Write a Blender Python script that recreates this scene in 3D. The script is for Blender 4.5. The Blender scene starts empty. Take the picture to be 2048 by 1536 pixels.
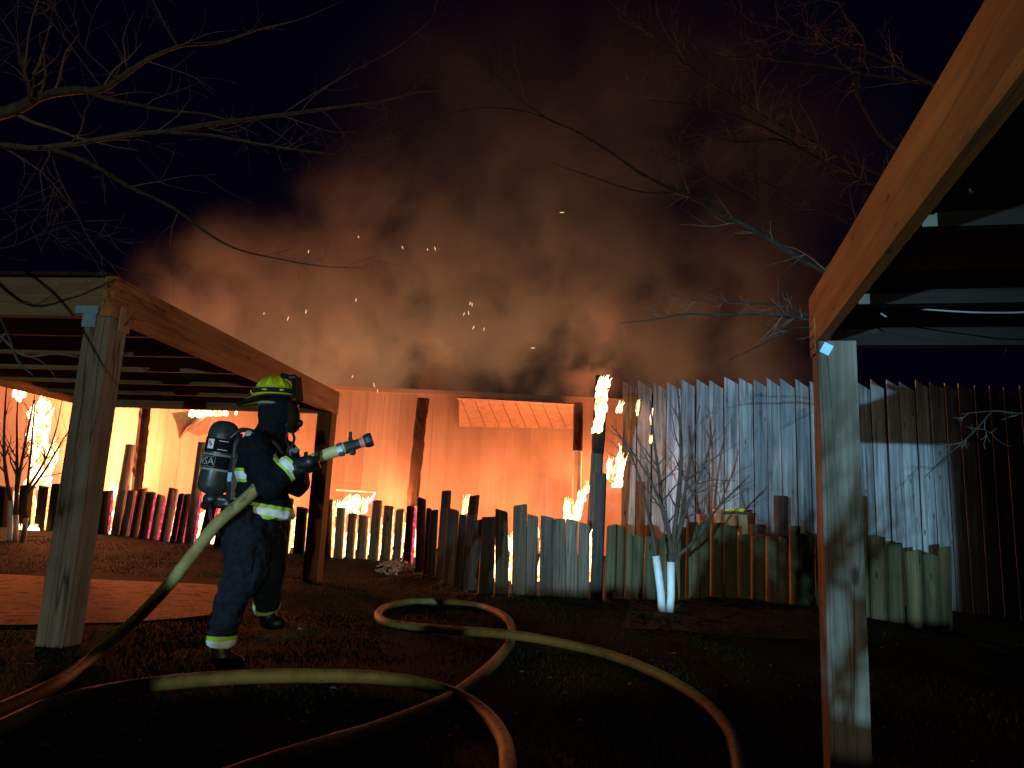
import bpy, bmesh, math, random
import numpy as np
from mathutils import Vector, Matrix, noise, Quaternion

random.seed(7)
PI = math.pi
S = bpy.context.scene
COL = S.collection
V = Vector

# ------------------------------------------------------------------ camera
F = 1500.0                                   # focal length in pixels of the 2048 px wide photograph
PITCH = math.atan(277 / F)
ROLL = 0.047
CAM = V((0, 0, 1.0))
ROT = Matrix.Rotation(PI / 2 + PITCH, 3, 'X') @ Matrix.Rotation(ROLL, 3, 'Z')
cd = bpy.data.cameras.new('camera')
cd.sensor_width = 36
cd.lens = 36 * F / 2048
cd.clip_start = 0.05
cd.clip_end = 500
cam = bpy.data.objects.new('camera', cd)
cam.location = CAM
cam.rotation_euler = ROT.to_euler()
COL.objects.link(cam)
S.camera = cam

# ------------------------------------------------------------------ night sky, lamps of the engine behind the viewer, fire light
W = bpy.data.worlds.new("World")
S.world = W
W.use_nodes = True
wb = W.node_tree.nodes['Background']
wb.inputs[0].default_value = (0.17, 0.12, 1.0, 1)
wb.inputs[1].default_value = 0.0030
S.view_settings.view_transform = 'Standard'
S.view_settings.look = 'None'
S.view_settings.exposure = 0
S.view_settings.gamma = 1
S.view_settings.use_curve_mapping = False
S.cycles.use_denoising = True
S.cycles.max_bounces = 5
S.cycles.diffuse_bounces = 2
S.cycles.glossy_bounces = 2
S.cycles.transmission_bounces = 3
S.cycles.transparent_max_bounces = 12
S.cycles.volume_bounces = 0
S.cycles.volume_step_rate = 1.0
S.cycles.volume_max_steps = 256
S.cycles.sample_clamp_indirect = 4


def spot(name, loc, aim, power, color, angle, blend=0.4, radius=0.08):
    l = bpy.data.lights.new(name, 'SPOT')
    l.energy = power
    l.color = color
    l.spot_size = math.radians(angle)
    l.spot_blend = blend
    l.shadow_soft_size = radius
    o = bpy.data.objects.new(name, l)
    o.location = loc
    o.rotation_euler = (V(aim) - V(loc)).to_track_quat('-Z', 'Y').to_euler()
    COL.objects.link(o)


def glow(name, loc, power, color=(1, 0.25, 0.09), radius=0.5):
    l = bpy.data.lights.new(name, 'POINT')
    l.energy = power
    l.color = color
    l.shadow_soft_size = radius
    o = bpy.data.objects.new(name, l)
    o.location = loc
    COL.objects.link(o)


HEAD = V((-6.2, -14, 0.75))
spot('engine_headlight', HEAD, (4.3, 13, 1.4), 23000, (0.34, 0.73, 1.0), 14, 0.6, 0.06)
spot('engine_headlight', HEAD + V((0.25, 0, 0)), (-1.35, 4.7, 0.8), 6500, (0.45, 0.78, 1.0), 7.5, 0.6, 0.06)  # extra spot beside the headlight, added to light the firefighter
spot('engine_scene_light', (3.2, -17, 1.02), (-1.2, 9, 1.3), 2900, (1.0, 0.97, 0.74), 40, 0.5, 0.10)
for (x_, y_, z_, p_) in [(-9.6, 17.6, 1.9, 900), (-5.6, 17.3, 1.25, 560), (-2.6, 17.0, 1.25, 560), (0.2, 16.4, 1.3, 600), (2.0, 16.8, 2.2, 380), (-10.5, 17.3, 3.2, 1700), (1.75, 12.7, 2.2, 75)]:
    glow('fire_glow', (x_, y_, z_), p_)
for (x_, y_, z_, p_) in [(-8.0, 22.0, 0.9, 1500), (-3.4, 22.5, 0.8, 2900), (1.0, 22.5, 0.8, 1900), (5.0, 21.0, 0.9, 700)]:      # the fire inside the building
    glow('inner_fire_glow', (x_, y_, z_), p_, (1, 0.46, 0.20), 0.8)



# ------------------------------------------------------------------ picture to place
def ray(u, v):
    return ROT @ V(((u - 1024) / F, -(v - 768) / F, -1))


def at(u, v, Y):
    r = ray(u, v)
    return CAM + r * (Y / r.y)


CTRL = []
for u_, v_, Y_ in [(0, 1052, 17.0), (230, 1070, 16.0), (380, 1088, 15.0), (560, 1105, 14.4), (745, 1120, 13.8), (850, 1150, 12.4), (930, 1180, 10.9),
                   (1040, 1190, 10.2), (1190, 1196, 10.2), (1290, 1200, 10.6), (1450, 1194, 11.1), (1600, 1208, 11.5), (1730, 1236, 11.3),
                   (1870, 1263, 10.9), (480, 1322, 4.7), (135, 1300, 5.1), (1330, 1226, 9.4), (640, 1165, 9.6), (505, 1268, 5.7)]:
    p_ = at(u_, v_, Y_)
    CTRL.append((p_.x, p_.y, p_.z))
for x_ in (-9, -6, -3, 0, 3, 6):
    CTRL.append((x_, 19.5, 0.3))
CTRL += [(0, 0, 0), (-2, 2, 0), (0, 3, 0), (-4, 3, 0), (0, 5.5, 0.02), (0.8, 7.2, 0.02), (-1, 7.5, 0.03), (2.1, 4.0, -0.3), (1.7, 3.9, -0.3), (1.6, 2.5, -0.2),
         (3.5, 3, -0.35), (6, 6, -0.45), (3.2, 7, -0.2), (9, 9, -0.55), (12, 14, -0.6), (-4, -8, 0), (3, -8, 0), (-10, -12, 0), (10, -12, -0.1),
         (-6, 8, 0.1), (-5, 11, 0.15), (-9, 12, 0.3), (-15, 18, 0.5), (0, 40, 0.5), (-30, 40, 0.6), (30, 40, -0.5), (25, 10, -0.8), (-25, 5, 0.4)]
CTRL = np.array(CTRL)
NOTCH = []                                   # (x at the bank, half width) of light gaps cut in the unseen bank behind the viewer


def gz_np(x, y):
    x = np.asarray(x, float)
    y = np.asarray(y, float)
    d2 = (x[..., None] - CTRL[:, 0]) ** 2 + (y[..., None] - CTRL[:, 1]) ** 2
    w = 1 / (d2 + 0.12) ** 1.6
    return (w * CTRL[:, 2]).sum(-1) / w.sum(-1)


def gz(x, y):
    return float(gz_np(np.array([x]), np.array([y]))[0])


def G(u, v, up=0.0):
    r = ray(u, v)
    t = 3.0
    lo, hi = 0.5, 60.0
    for _ in range(40):
        t = (lo + hi) / 2
        p = CAM + r * (t / r.y)
        if p.z > gz(p.x, p.y) + up:
            lo = t
        else:
            hi = t
    p = CAM + r * (lo / r.y)
    return V((p.x, p.y, gz(p.x, p.y) + up))


# ------------------------------------------------------------------ materials
def newmat(name):
    m = bpy.data.materials.new(name)
    m.use_nodes = True
    nt = m.node_tree
    b = nt.nodes['Principled BSDF']
    return m, nt, b


def ramp(nt, fac, stops):
    r = nt.nodes.new('ShaderNodeValToRGB')
    el = r.color_ramp.elements
    while len(el) < len(stops):
        el.new(0.5)
    for e, (p, c) in zip(el, stops):
        e.position = p
        e.color = (c[0], c[1], c[2], 1)
    nt.links.new(fac, r.inputs[0])
    return r.outputs[0]


def noise_n(nt, vec, scale, detail=4, rough=0.6, dist=0.0):
    n = nt.nodes.new('ShaderNodeTexNoise')
    n.inputs['Scale'].default_value = scale
    n.inputs['Detail'].default_value = detail
    n.inputs['Roughness'].default_value = rough
    n.inputs['Distortion'].default_value = dist
    if vec is not None:
        nt.links.new(vec, n.inputs['Vector'])
    return n.outputs['Fac']


def mapping(nt, scale=(1, 1, 1), rz=0.0, rand=True, src='Object'):
    tc = nt.nodes.new('ShaderNodeTexCoord')
    vec = tc.outputs[src]
    if rand:
        oi = nt.nodes.new('ShaderNodeObjectInfo')
        mu = nt.nodes.new('ShaderNodeMath')
        mu.operation = 'MULTIPLY'
        mu.inputs[1].default_value = 37.0
        nt.links.new(oi.outputs['Random'], mu.inputs[0])
        ad = nt.nodes.new('ShaderNodeVectorMath')
        ad.operation = 'ADD'
        nt.links.new(vec, ad.inputs[0])
        nt.links.new(mu.outputs[0], ad.inputs[1])
        vec = ad.outputs[0]
    if rz:
        vr = nt.nodes.new('ShaderNodeVectorRotate')
        vr.rotation_type = 'Z_AXIS'
        vr.inputs['Angle'].default_value = rz
        nt.links.new(vec, vr.inputs['Vector'])
        vec = vr.outputs[0]
    mp = nt.nodes.new('ShaderNodeMapping')
    mp.inputs['Scale'].default_value = scale
    nt.links.new(vec, mp.inputs['Vector'])
    return mp.outputs[0]


def mix(nt, fac, a, b, mode='MIX'):
    m = nt.nodes.new('ShaderNodeMix')
    m.data_type = 'RGBA'
    m.blend_type = mode
    for sock, val in ((m.inputs['Factor'], fac), (m.inputs[6], a), (m.inputs[7], b)):
        if hasattr(val, 'node'):
            nt.links.new(val, sock)
        elif isinstance(val, (int, float)):
            sock.default_value = val
        else:
            sock.default_value = (val[0], val[1], val[2], 1)
    return m.outputs[2]


def bump(nt, b, h, strength=0.4, dist=0.01):
    n = nt.nodes.new('ShaderNodeBump')
    n.inputs['Strength'].default_value = strength
    n.inputs['Distance'].default_value = dist
    nt.links.new(h, n.inputs['Height'])
    nt.links.new(n.outputs[0], b.inputs['Normal'])


def plain(name, col, rough=0.6, metal=0.0, var=0.25, nscale=9.0, bmp=0.0):
    m, nt, b = newmat(name)
    vec = mapping(nt)
    f = noise_n(nt, vec, nscale, 5)
    lo = tuple(c * (1 - var) for c in col)
    hi = tuple(min(1, c * (1 + var)) for c in col)
    nt.links.new(ramp(nt, f, [(0.3, lo), (0.7, hi)]), b.inputs['Base Color'])
    b.inputs['Roughness'].default_value = rough
    b.inputs['Metallic'].default_value = metal
    if rough >= 0.8:
        b.inputs['Specular IOR Level'].default_value = 0.12
    if bmp:
        bump(nt, b, noise_n(nt, vec, nscale * 4, 4), bmp, 0.01)
    return m


def wood(name, c1, c2, axis='z', rz=0.0, across=22.0, along=1.0, rough=0.75, knots=True, patch=0.45, dark=(0.03, 0.02, 0.012), bmp=0.35, crack=0.0, kscale=1.6, vary=0.25):
    m, nt, b = newmat(name)
    sc = {'x': (along, across, across), 'y': (across, along, across), 'z': (across, across, along)}[axis]
    vec = mapping(nt, sc, rz)
    g = noise_n(nt, vec, 1.0, 7, 0.62, 0.5)
    col = ramp(nt, g, [(0.32, c1), (0.52, tuple((a + b_) / 2 for a, b_ in zip(c1, c2))), (0.7, c2)])
    vp = mapping(nt, tuple(0.12 * s if s == across else 0.9 * s for s in sc), rz)
    p = noise_n(nt, vp, 1.0, 3, 0.5)
    sh = ramp(nt, p, [(0.3, (1 - patch,) * 3), (0.65, (1, 1, 1))])
    col = mix(nt, 1.0, col, sh, 'MULTIPLY')
    if crack:
        vc = mapping(nt, tuple(0.45 * s if s == across else 0.5 * s for s in sc), rz)
        n2 = noise_n(nt, vc, 1.0, 2, 0.4)
        cr = ramp(nt, n2, [(0.485, (0, 0, 0)), (0.5, (1, 1, 1)), (0.515, (0, 0, 0))])
        bw = nt.nodes.new('ShaderNodeMath')
        bw.operation = 'MULTIPLY'
        bw.inputs[1].default_value = crack
        nt.links.new(cr, bw.inputs[0])
        col = mix(nt, bw.outputs[0], col, dark)
    if knots:
        kk = {'x': (1.1, 3.2, 3.2), 'y': (3.2, 1.1, 3.2), 'z': (3.2, 3.2, 1.1)}[axis]
        vk = mapping(nt, kk, rz)
        vo = nt.nodes.new('ShaderNodeTexVoronoi')
        vo.inputs['Scale'].default_value = kscale
        nt.links.new(vk, vo.inputs['Vector'])
        k = ramp(nt, vo.outputs['Distance'], [(0.05, (0.9, 0.9, 0.9)), (0.13, (0, 0, 0))])
        col = mix(nt, k, col, dark)
    oi = nt.nodes.new('ShaderNodeObjectInfo')
    col = mix(nt, 1.0, col, ramp(nt, oi.outputs['Random'], [(0.0, (1 - vary,) * 3), (1.0, (1 + vary,) * 3)]), 'MULTIPLY')
    nt.links.new(col, b.inputs['Base Color'])
    b.inputs['Roughness'].default_value = rough
    b.inputs['Specular IOR Level'].default_value = 0.15
    bump(nt, b, g, bmp, 0.012)
    return m


def emit(name, col, strength, col2=None, scale=14.0):
    m, nt, b = newmat(name)
    nt.nodes.remove(b)
    e = nt.nodes.new('ShaderNodeEmission')
    e.inputs['Strength'].default_value = strength
    if col2:
        f = noise_n(nt, mapping(nt), scale, 3)
        nt.links.new(ramp(nt, f, [(0.38, col2), (0.6, col)]), e.inputs['Color'])
    else:
        e.inputs['Color'].default_value = (*col, 1)
    nt.links.new(e.outputs[0], nt.nodes['Material Output'].inputs['Surface'])
    return m


ANG_L, ANG_R = 0.118, 0.216
BEAMDIR_ANGLE = 0.13
M = {}
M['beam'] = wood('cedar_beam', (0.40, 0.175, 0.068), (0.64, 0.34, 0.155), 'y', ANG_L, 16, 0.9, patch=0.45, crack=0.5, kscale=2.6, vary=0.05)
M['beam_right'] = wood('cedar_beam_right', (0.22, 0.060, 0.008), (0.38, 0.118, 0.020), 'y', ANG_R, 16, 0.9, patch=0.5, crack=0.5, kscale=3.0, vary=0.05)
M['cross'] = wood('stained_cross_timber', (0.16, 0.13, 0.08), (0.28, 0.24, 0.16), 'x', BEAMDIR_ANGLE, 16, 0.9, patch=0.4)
M['cross_right'] = wood('shade_darkened_timber', (0.005, 0.0045, 0.003), (0.011, 0.010, 0.006), 'x', ANG_R, 16, 0.9, patch=0.5)  # dim light on the right rafters put into a darker wood colour
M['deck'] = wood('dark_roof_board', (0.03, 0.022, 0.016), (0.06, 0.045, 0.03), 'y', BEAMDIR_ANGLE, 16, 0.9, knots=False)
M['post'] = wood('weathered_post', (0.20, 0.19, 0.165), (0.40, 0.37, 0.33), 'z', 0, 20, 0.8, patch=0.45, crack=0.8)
M['post_right'] = wood('shade_mottled_post', (0.09, 0.076, 0.058), (0.25, 0.215, 0.165), 'z', 0, 20, 0.8, patch=0.75, crack=0.8)  # strong dark mottling is branch shadow painted into the wood
M['far_post'] = wood('red_lit_post', (0.16, 0.06, 0.025), (0.28, 0.12, 0.05), 'z', 0, 20, 0.8)
M['log'] = wood('weathered_log', (0.085, 0.062, 0.045), (0.23, 0.18, 0.135), 'z', 0, 26, 0.8, patch=0.6, crack=0.8, vary=0.4)
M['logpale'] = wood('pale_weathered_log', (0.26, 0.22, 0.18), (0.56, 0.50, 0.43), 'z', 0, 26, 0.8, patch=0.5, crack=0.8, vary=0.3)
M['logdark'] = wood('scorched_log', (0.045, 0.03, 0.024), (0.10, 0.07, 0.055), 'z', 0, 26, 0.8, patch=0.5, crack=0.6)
M['loggreen'] = wood('treated_log', (0.085, 0.068, 0.032), (0.18, 0.145, 0.07), 'z', 0, 26, 0.8, patch=0.45, crack=0.5)
M['board'] = wood('grey_fence_board', (0.16, 0.17, 0.18), (0.80, 0.82, 0.85), 'z', 0, 17, 0.6, patch=0.5, crack=0.5, dark=(0.08, 0.08, 0.08))
M['boardburnt'] = wood('scorched_board', (0.16, 0.10, 0.07), (0.55, 0.48, 0.42), 'z', 0, 18, 0.9, patch=0.6, crack=0.6)
M['siding'] = wood('pale_siding', (0.36, 0.29, 0.24), (0.46, 0.39, 0.33), 'z', 0, 9, 0.35, knots=False, patch=0.35, bmp=0.05, vary=0.03)
M['trim'] = wood('pale_trim', (0.38, 0.31, 0.26), (0.46, 0.40, 0.35), 'x', 0, 14, 0.5, knots=False, patch=0.2)
M['roofsheet'] = plain('awning_sheet', (0.46, 0.35, 0.26), 0.5)
M['black'] = plain('black_fabric', (0.006, 0.008, 0.011), 0.85, var=0.4, nscale=30, bmp=0.3)
M['trouser'] = plain('navy_fabric', (0.013, 0.018, 0.026), 0.9, var=0.35, nscale=25, bmp=0.3)
M['rubber'] = plain('black_rubber', (0.007, 0.007, 0.008), 0.5, var=0.3)
M['plastic'] = plain('black_plastic', (0.02, 0.02, 0.022), 0.35, var=0.3)
M['lime'] = plain('lime_tape', (0.45, 0.75, 0.06), 0.6, var=0.12, nscale=60)
M['silver'] = plain('silver_tape', (0.86, 0.9, 0.92), 0.5, var=0.08, nscale=90)
M['bluepatch'] = plain('pale_collar_tape', (0.5, 0.62, 0.8), 0.6)
M['helmet'] = plain('yellow_helmet_shell', (0.52, 0.55, 0.02), 0.28, var=0.08)
M['sticker'] = plain('lime_sticker', (0.62, 0.98, 0.05), 0.4, var=0.05)
M['cyl'] = plain('composite_cylinder', (0.035, 0.045, 0.045), 0.32, var=0.3, nscale=40)
M['label'] = plain('dull_grey_print', (0.26, 0.27, 0.20), 0.6)
M['white'] = plain('white_print', (0.8, 0.85, 0.85), 0.5, var=0.05)
M['steel'] = plain('zinc_steel', (0.45, 0.47, 0.5), 0.35, 0.9, var=0.2)
M['bluelit_steel'] = plain('blue_lit_steel', (0.25, 0.5, 0.75), 0.45, var=0.2)  # blue lamp light on the brackets put into the base colour
M['nozzlering'] = plain('worn_red_ring', (0.42, 0.10, 0.08), 0.5)
M['guard'] = plain('white_trunk_guard', (0.84, 0.87, 0.88), 0.55, var=0.12)
M['bark'] = wood('grey_bark', (0.04, 0.036, 0.033), (0.11, 0.10, 0.09), 'z', 0, 30, 6, knots=False)
M['bark_dark'] = wood('dark_bark', (0.018, 0.016, 0.014), (0.05, 0.044, 0.04), 'z', 0, 30, 6, knots=False)
M['twig'] = plain('reddish_twig', (0.13, 0.10, 0.085), 0.8, var=0.3, nscale=30)
M['stem'] = plain('thin_bark', (0.10, 0.075, 0.06), 0.8, var=0.3, nscale=30)
M['stone'] = plain('rough_stone', (0.04, 0.036, 0.032), 0.9, var=0.4, nscale=7, bmp=0.6)
M['ash'] = plain('pale_ash', (0.6, 0.6, 0.64), 0.9, var=0.5, nscale=14)
M['char'] = wood('charred_timber', (0.012, 0.008, 0.006), (0.05, 0.03, 0.022), 'z', 0, 24, 6, knots=False, bmp=0.9)
M['crate'] = wood('new_pine', (0.42, 0.28, 0.13), (0.6, 0.42, 0.22), 'z', 0, 16, 0.8)
M['bucket'] = plain('terracotta_brown', (0.38, 0.17, 0.08), 0.7)
M['yellow'] = plain('yellow_cloth', (0.75, 0.72, 0.08), 0.7)
M['lens'] = plain('smoked_lens', (0.03, 0.015, 0.008), 0.06, var=0.1)
M['cable'] = plain('pale_cable', (0.14, 0.15, 0.16), 0.4)
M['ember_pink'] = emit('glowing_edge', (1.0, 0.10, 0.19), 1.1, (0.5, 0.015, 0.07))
M['firelight_yellow'] = emit('firelight_strip', (1.0, 0.62, 0.26), 2.4, (1.0, 0.30, 0.05))  # on the logs it stands in for fire light in the gaps
M['spark'] = emit('spark_light', (1.0, 0.55, 0.28), 1.6)


def flame_mat(name, strength):
    m, nt, b = newmat(name)
    nt.nodes.remove(b)
    vec = mapping(nt, (1, 1, 0.55))
    f = noise_n(nt, vec, 7.0, 4, 0.65, 0.8)
    col = ramp(nt, f, [(0.30, (1.0, 0.16, 0.02)), (0.42, (1.0, 0.42, 0.10)), (0.55, (1.0, 0.75, 0.40)), (0.75, (1.0, 0.86, 0.62))])
    st = nt.nodes.new('ShaderNodeMapRange')
    st.inputs[1].default_value = 0.30
    st.inputs[2].default_value = 0.58
    st.inputs[3].default_value = 0.7
    st.inputs[4].default_value = strength
    nt.links.new(f, st.inputs[0])
    e = nt.nodes.new('ShaderNodeEmission')
    nt.links.new(col, e.inputs['Color'])
    nt.links.new(st.outputs[0], e.inputs['Strength'])
    tr = nt.nodes.new('ShaderNodeBsdfTransparent')
    f2 = noise_n(nt, mapping(nt, (1, 1, 0.8)), 13.0, 3, 0.6, 1.0)
    a = ramp(nt, f2, [(0.30, (0, 0, 0)), (0.40, (1, 1, 1))])
    mx = nt.nodes.new('ShaderNodeMixShader')
    nt.links.new(a, mx.inputs[0])
    nt.links.new(tr.outputs[0], mx.inputs[1])
    nt.links.new(e.outputs[0], mx.inputs[2])
    nt.links.new(mx.outputs[0], nt.nodes['Material Output'].inputs['Surface'])
    return m


M['flame'] = flame_mat('flame_light', 6.0)


def hose_mat():
    m, nt, b = newmat('yellow_hose_jacket')
    uv = nt.nodes.new('ShaderNodeUVMap')
    uv.uv_map = 'along'
    sep = nt.nodes.new('ShaderNodeSeparateXYZ')
    nt.links.new(uv.outputs[0], sep.inputs[0])
    # woven ribs along the length and a row of worn stencil marks
    wv = nt.nodes.new('ShaderNodeMath')
    wv.operation = 'SINE'
    mul = nt.nodes.new('ShaderNodeMath')
    mul.operation = 'MULTIPLY'
    mul.inputs[1].default_value = 700
    nt.links.new(sep.outputs[0], mul.inputs[0])
    nt.links.new(mul.outputs[0], wv.inputs[0])
    n = noise_n(nt, mapping(nt, (1, 1, 1), 0, False), 9, 5)
    base = ramp(nt, n, [(0.3, (0.24, 0.20, 0.05)), (0.7, (0.44, 0.41, 0.17))])
    vec = nt.nodes.new('ShaderNodeCombineXYZ')
    m1 = nt.nodes.new('ShaderNodeMath'); m1.operation = 'MULTIPLY'; m1.inputs[1].default_value = 34
    nt.links.new(sep.outputs[0], m1.inputs[0])
    m2 = nt.nodes.new('ShaderNodeMath'); m2.operation = 'MULTIPLY'; m2.inputs[1].default_value = 9
    nt.links.new(sep.outputs[1], m2.inputs[0])
    nt.links.new(m1.outputs[0], vec.inputs[0]); nt.links.new(m2.outputs[0], vec.inputs[1])
    st = noise_n(nt, vec.outputs[0], 1.0, 2, 0.4)
    band = ramp(nt, sep.outputs[1], [(0.10, (0, 0, 0)), (0.13, (1, 1, 1)), (0.30, (1, 1, 1)), (0.33, (0, 0, 0))])
    marks = ramp(nt, st, [(0.52, (0, 0, 0)), (0.58, (0.6, 0.6, 0.6))])
    seg = nt.nodes.new('ShaderNodeMath'); seg.operation = 'SINE'
    m3 = nt.nodes.new('ShaderNodeMath'); m3.operation = 'MULTIPLY'; m3.inputs[1].default_value = 6.0
    nt.links.new(sep.outputs[0], m3.inputs[0]); nt.links.new(m3.outputs[0], seg.inputs[0])
    gate = nt.nodes.new('ShaderNodeMath'); gate.operation = 'GREATER_THAN'; gate.inputs[1].default_value = -0.2
    nt.links.new(seg.outputs[0], gate.inputs[0])
    f1 = nt.nodes.new('ShaderNodeMath'); f1.operation = 'MULTIPLY'
    nt.links.new(band, f1.inputs[0]); nt.links.new(marks, f1.inputs[1])
    f2 = nt.nodes.new('ShaderNodeMath'); f2.operation = 'MULTIPLY'
    nt.links.new(f1.outputs[0], f2.inputs[0]); nt.links.new(gate.outputs[0], f2.inputs[1])
    col = mix(nt, f2.outputs[0], base, (0.06, 0.07, 0.09))
    nt.links.new(col, b.inputs['Base Color'])
    b.inputs['Roughness'].default_value = 0.65
    bump(nt, b, wv.outputs[0], 0.08, 0.003)
    return m


M['hose'] = hose_mat()


def ground_mat():
    m, nt, b = newmat('night_lawn_soil')
    vec = mapping(nt, rand=False)
    f = noise_n(nt, vec, 3.0, 7, 0.7)
    g = noise_n(nt, vec, 40.0, 4, 0.7)
    c = ramp(nt, f, [(0.35, (0.005, 0.010, 0.004)), (0.6, (0.008, 0.017, 0.006)), (0.75, (0.018, 0.022, 0.012))])
    c = mix(nt, 1.0, c, ramp(nt, g, [(0.3, (0.5, 0.5, 0.5)), (0.7, (1.2, 1.2, 1.1))]), 'MULTIPLY')
    nt.links.new(c, b.inputs['Base Color'])
    b.inputs['Roughness'].default_value = 0.95
    b.inputs['Specular IOR Level'].default_value = 0.1
    bump(nt, b, g, 0.8, 0.03)
    return m


M['ground'] = ground_mat()


def patch_mat(name, c1, c2, c3, sc=5.0):
    m, nt, b = newmat(name)
    vec = mapping(nt, rand=False)
    f = noise_n(nt, vec, sc, 7, 0.75)
    g = noise_n(nt, mapping(nt, (4, 6, 4), 0, False), 1.3, 6, 0.7)
    c = ramp(nt, f, [(0.3, c1), (0.55, c2)])
    c = mix(nt, ramp(nt, g, [(0.52, (0, 0, 0)), (0.64, (0.9, 0.9, 0.9))]), c, c3)
    nt.links.new(c, b.inputs['Base Color'])
    b.inputs['Roughness'].default_value = 0.95
    bump(nt, b, f, 0.7, 0.05)
    return m


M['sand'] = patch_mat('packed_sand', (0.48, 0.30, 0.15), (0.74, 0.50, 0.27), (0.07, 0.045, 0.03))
M['mulch'] = patch_mat('bark_mulch', (0.008, 0.007, 0.004), (0.024, 0.015, 0.009), (0.006, 0.005, 0.004), 30)
M['grass'] = plain('grass_blade', (0.015, 0.060, 0.017), 0.7, var=0.4, nscale=1.5)
M['sky'] = None

# ------------------------------------------------------------------ builders
WL = {}


class MB:
    def __init__(self):
        self.v, self.f, self.uv = [], [], []

    def box(self, c, s, R=None, taper=1.0):
        n = len(self.v)
        for z in (-0.5, 0.5):
            t = taper if z > 0 else 1.0
            for x, y in ((-0.5, -0.5), (0.5, -0.5), (0.5, 0.5), (-0.5, 0.5)):
                p = V((x * s[0] * t, y * s[1] * t, z * s[2]))
                if R is not None:
                    p = R @ p
                self.v.append(V(c) + p)
        self.f += [tuple(n + i for i in q) for q in ((3, 2, 1, 0), (4, 5, 6, 7), (0, 1, 5, 4), (1, 2, 6, 5), (2, 3, 7, 6), (3, 0, 4, 7))]
        return self

    def tube(self, pts, rad, n=8, cap=True, sq=None, jit=0.0, up=None):
        pts = [V(p) for p in pts]
        if not hasattr(rad, '__len__'):
            rad = [rad] * len(pts)
        k = len(self.v)
        T0 = (pts[1] - pts[0]).normalized()
        ref = V(up) if up else (V((0, 0, 1)) if abs(T0.z) < 0.9 else V((0, -1, 0)))
        A = T0.cross(ref).normalized()
        Bv = A.cross(T0).normalized()
        L = 0
        for i, p in enumerate(pts):
            T = (pts[min(i + 1, len(pts) - 1)] - pts[max(i - 1, 0)])
            T = T.normalized() if T.length > 1e-9 else T0
            A = (A - T * A.dot(T)).normalized()
            Bv = A.cross(T).normalized()
            if i:
                L += (p - pts[i - 1]).length
            for j in range(n):
                a = 2 * PI * j / n
                ca, sa = math.cos(a), math.sin(a)
                q = 1.0
                if sq:
                    q = 1 / max(abs(ca), abs(sa)) * 0.9 if sq == 'sq' else 1.0
                r = rad[i] * q * (1 + random.uniform(-jit, jit))
                self.v.append(p + A * ca * r + Bv * sa * r)
                self.uv.append((L, j / n))
        for i in range(len(pts) - 1):
            for j in range(n):
                a, b = k + i * n + j, k + i * n + (j + 1) % n
                self.f.append((a, b, b + n, a + n))
        if cap:
            self.f.append(tuple(k + j for j in reversed(range(n))))
            self.f.append(tuple(k + (len(pts) - 1) * n + j for j in range(n)))
        return self

    def ball(self, c, r, R=None, nu=12, nv=8, lo=-PI / 2, hi=PI / 2):
        if not hasattr(r, '__len__'):
            r = (r, r, r)
        k = len(self.v)
        for i in range(nv + 1):
            t = lo + (hi - lo) * i / nv
            for j in range(nu):
                a = 2 * PI * j / nu
                p = V((math.cos(t) * math.cos(a) * r[0], math.cos(t) * math.sin(a) * r[1], math.sin(t) * r[2]))
                if R is not None:
                    p = R @ p
                self.v.append(V(c) + p)
        for i in range(nv):
            for j in range(nu):
                a, b = k + i * nu + j, k + i * nu + (j + 1) % nu
                self.f.append((a, b, b + nu, a + nu))
        self.f.append(tuple(k + j for j in reversed(range(nu))))
        self.f.append(tuple(k + nv * nu + j for j in range(nu)))
        return self

    def capsule(self, a, b, ra, rb, n=12):
        a, b = V(a), V(b)
        d = (b - a)
        L = d.length
        d = d.normalized() if L > 1e-6 else V((0, 0, 1))
        pts, rr = [], []
        for t in (-90, -70, -45, -20, 0):
            pts.append(a + d * ra * math.sin(math.radians(t))); rr.append(max(ra * math.cos(math.radians(t)), 0.002))
        for t in (0, 20, 45, 70, 90):
            pts.append(b + d * rb * math.sin(math.radians(t))); rr.append(max(rb * math.cos(math.radians(t)), 0.002))
        self.tube(pts, rr, n)
        return self

    def build(self, name, mat, parent=None, origin=None, smooth=False, label=None):
        o = origin if origin is not None else (sum(self.v, V()) / max(1, len(self.v)))
        o = V(o)
        me = bpy.data.meshes.new(name)
        me.from_pydata([tuple(V(p) - o) for p in self.v], [], self.f)
        if self.uv and len(self.uv) == len(self.v):
            l = me.uv_layers.new(name='along')
            idx = np.empty(len(me.loops), dtype=np.int32)
            me.loops.foreach_get('vertex_index', idx)
            l.data.foreach_set('uv', np.array(self.uv, dtype=np.float32)[idx].ravel())
        if smooth:
            me.polygons.foreach_set('use_smooth', [True] * len(me.polygons))
        me.materials.append(mat)
        me.update()
        return link(name, me, parent, o, label)


def link(name, me, parent, o, label=None):
    ob = bpy.data.objects.new(name, me)
    COL.objects.link(ob)
    WL[ob.name] = V(o)
    if parent is not None:
        ob.parent = parent
        ob.location = V(o) - WL[parent.name]
    else:
        ob.location = V(o)
    if label:
        ob['label'] = label
    return ob


def thing(name, loc, label, cat, group=None):
    o = bpy.data.objects.new(name, None)
    o.empty_display_size = 0.1
    COL.objects.link(o)
    o.location = V(loc)
    WL[o.name] = V(loc)
    return tag(o, label, cat, group)


def tag(o, label, cat, group=None, kind=None):
    o['label'] = label
    o['category'] = cat
    if group:
        o['group'] = group
    if kind:
        o['kind'] = kind
    return o


def structure(o, kind='structure', label=None):
    o['kind'] = kind
    if label:
        o['label'] = label
    return o


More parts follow.
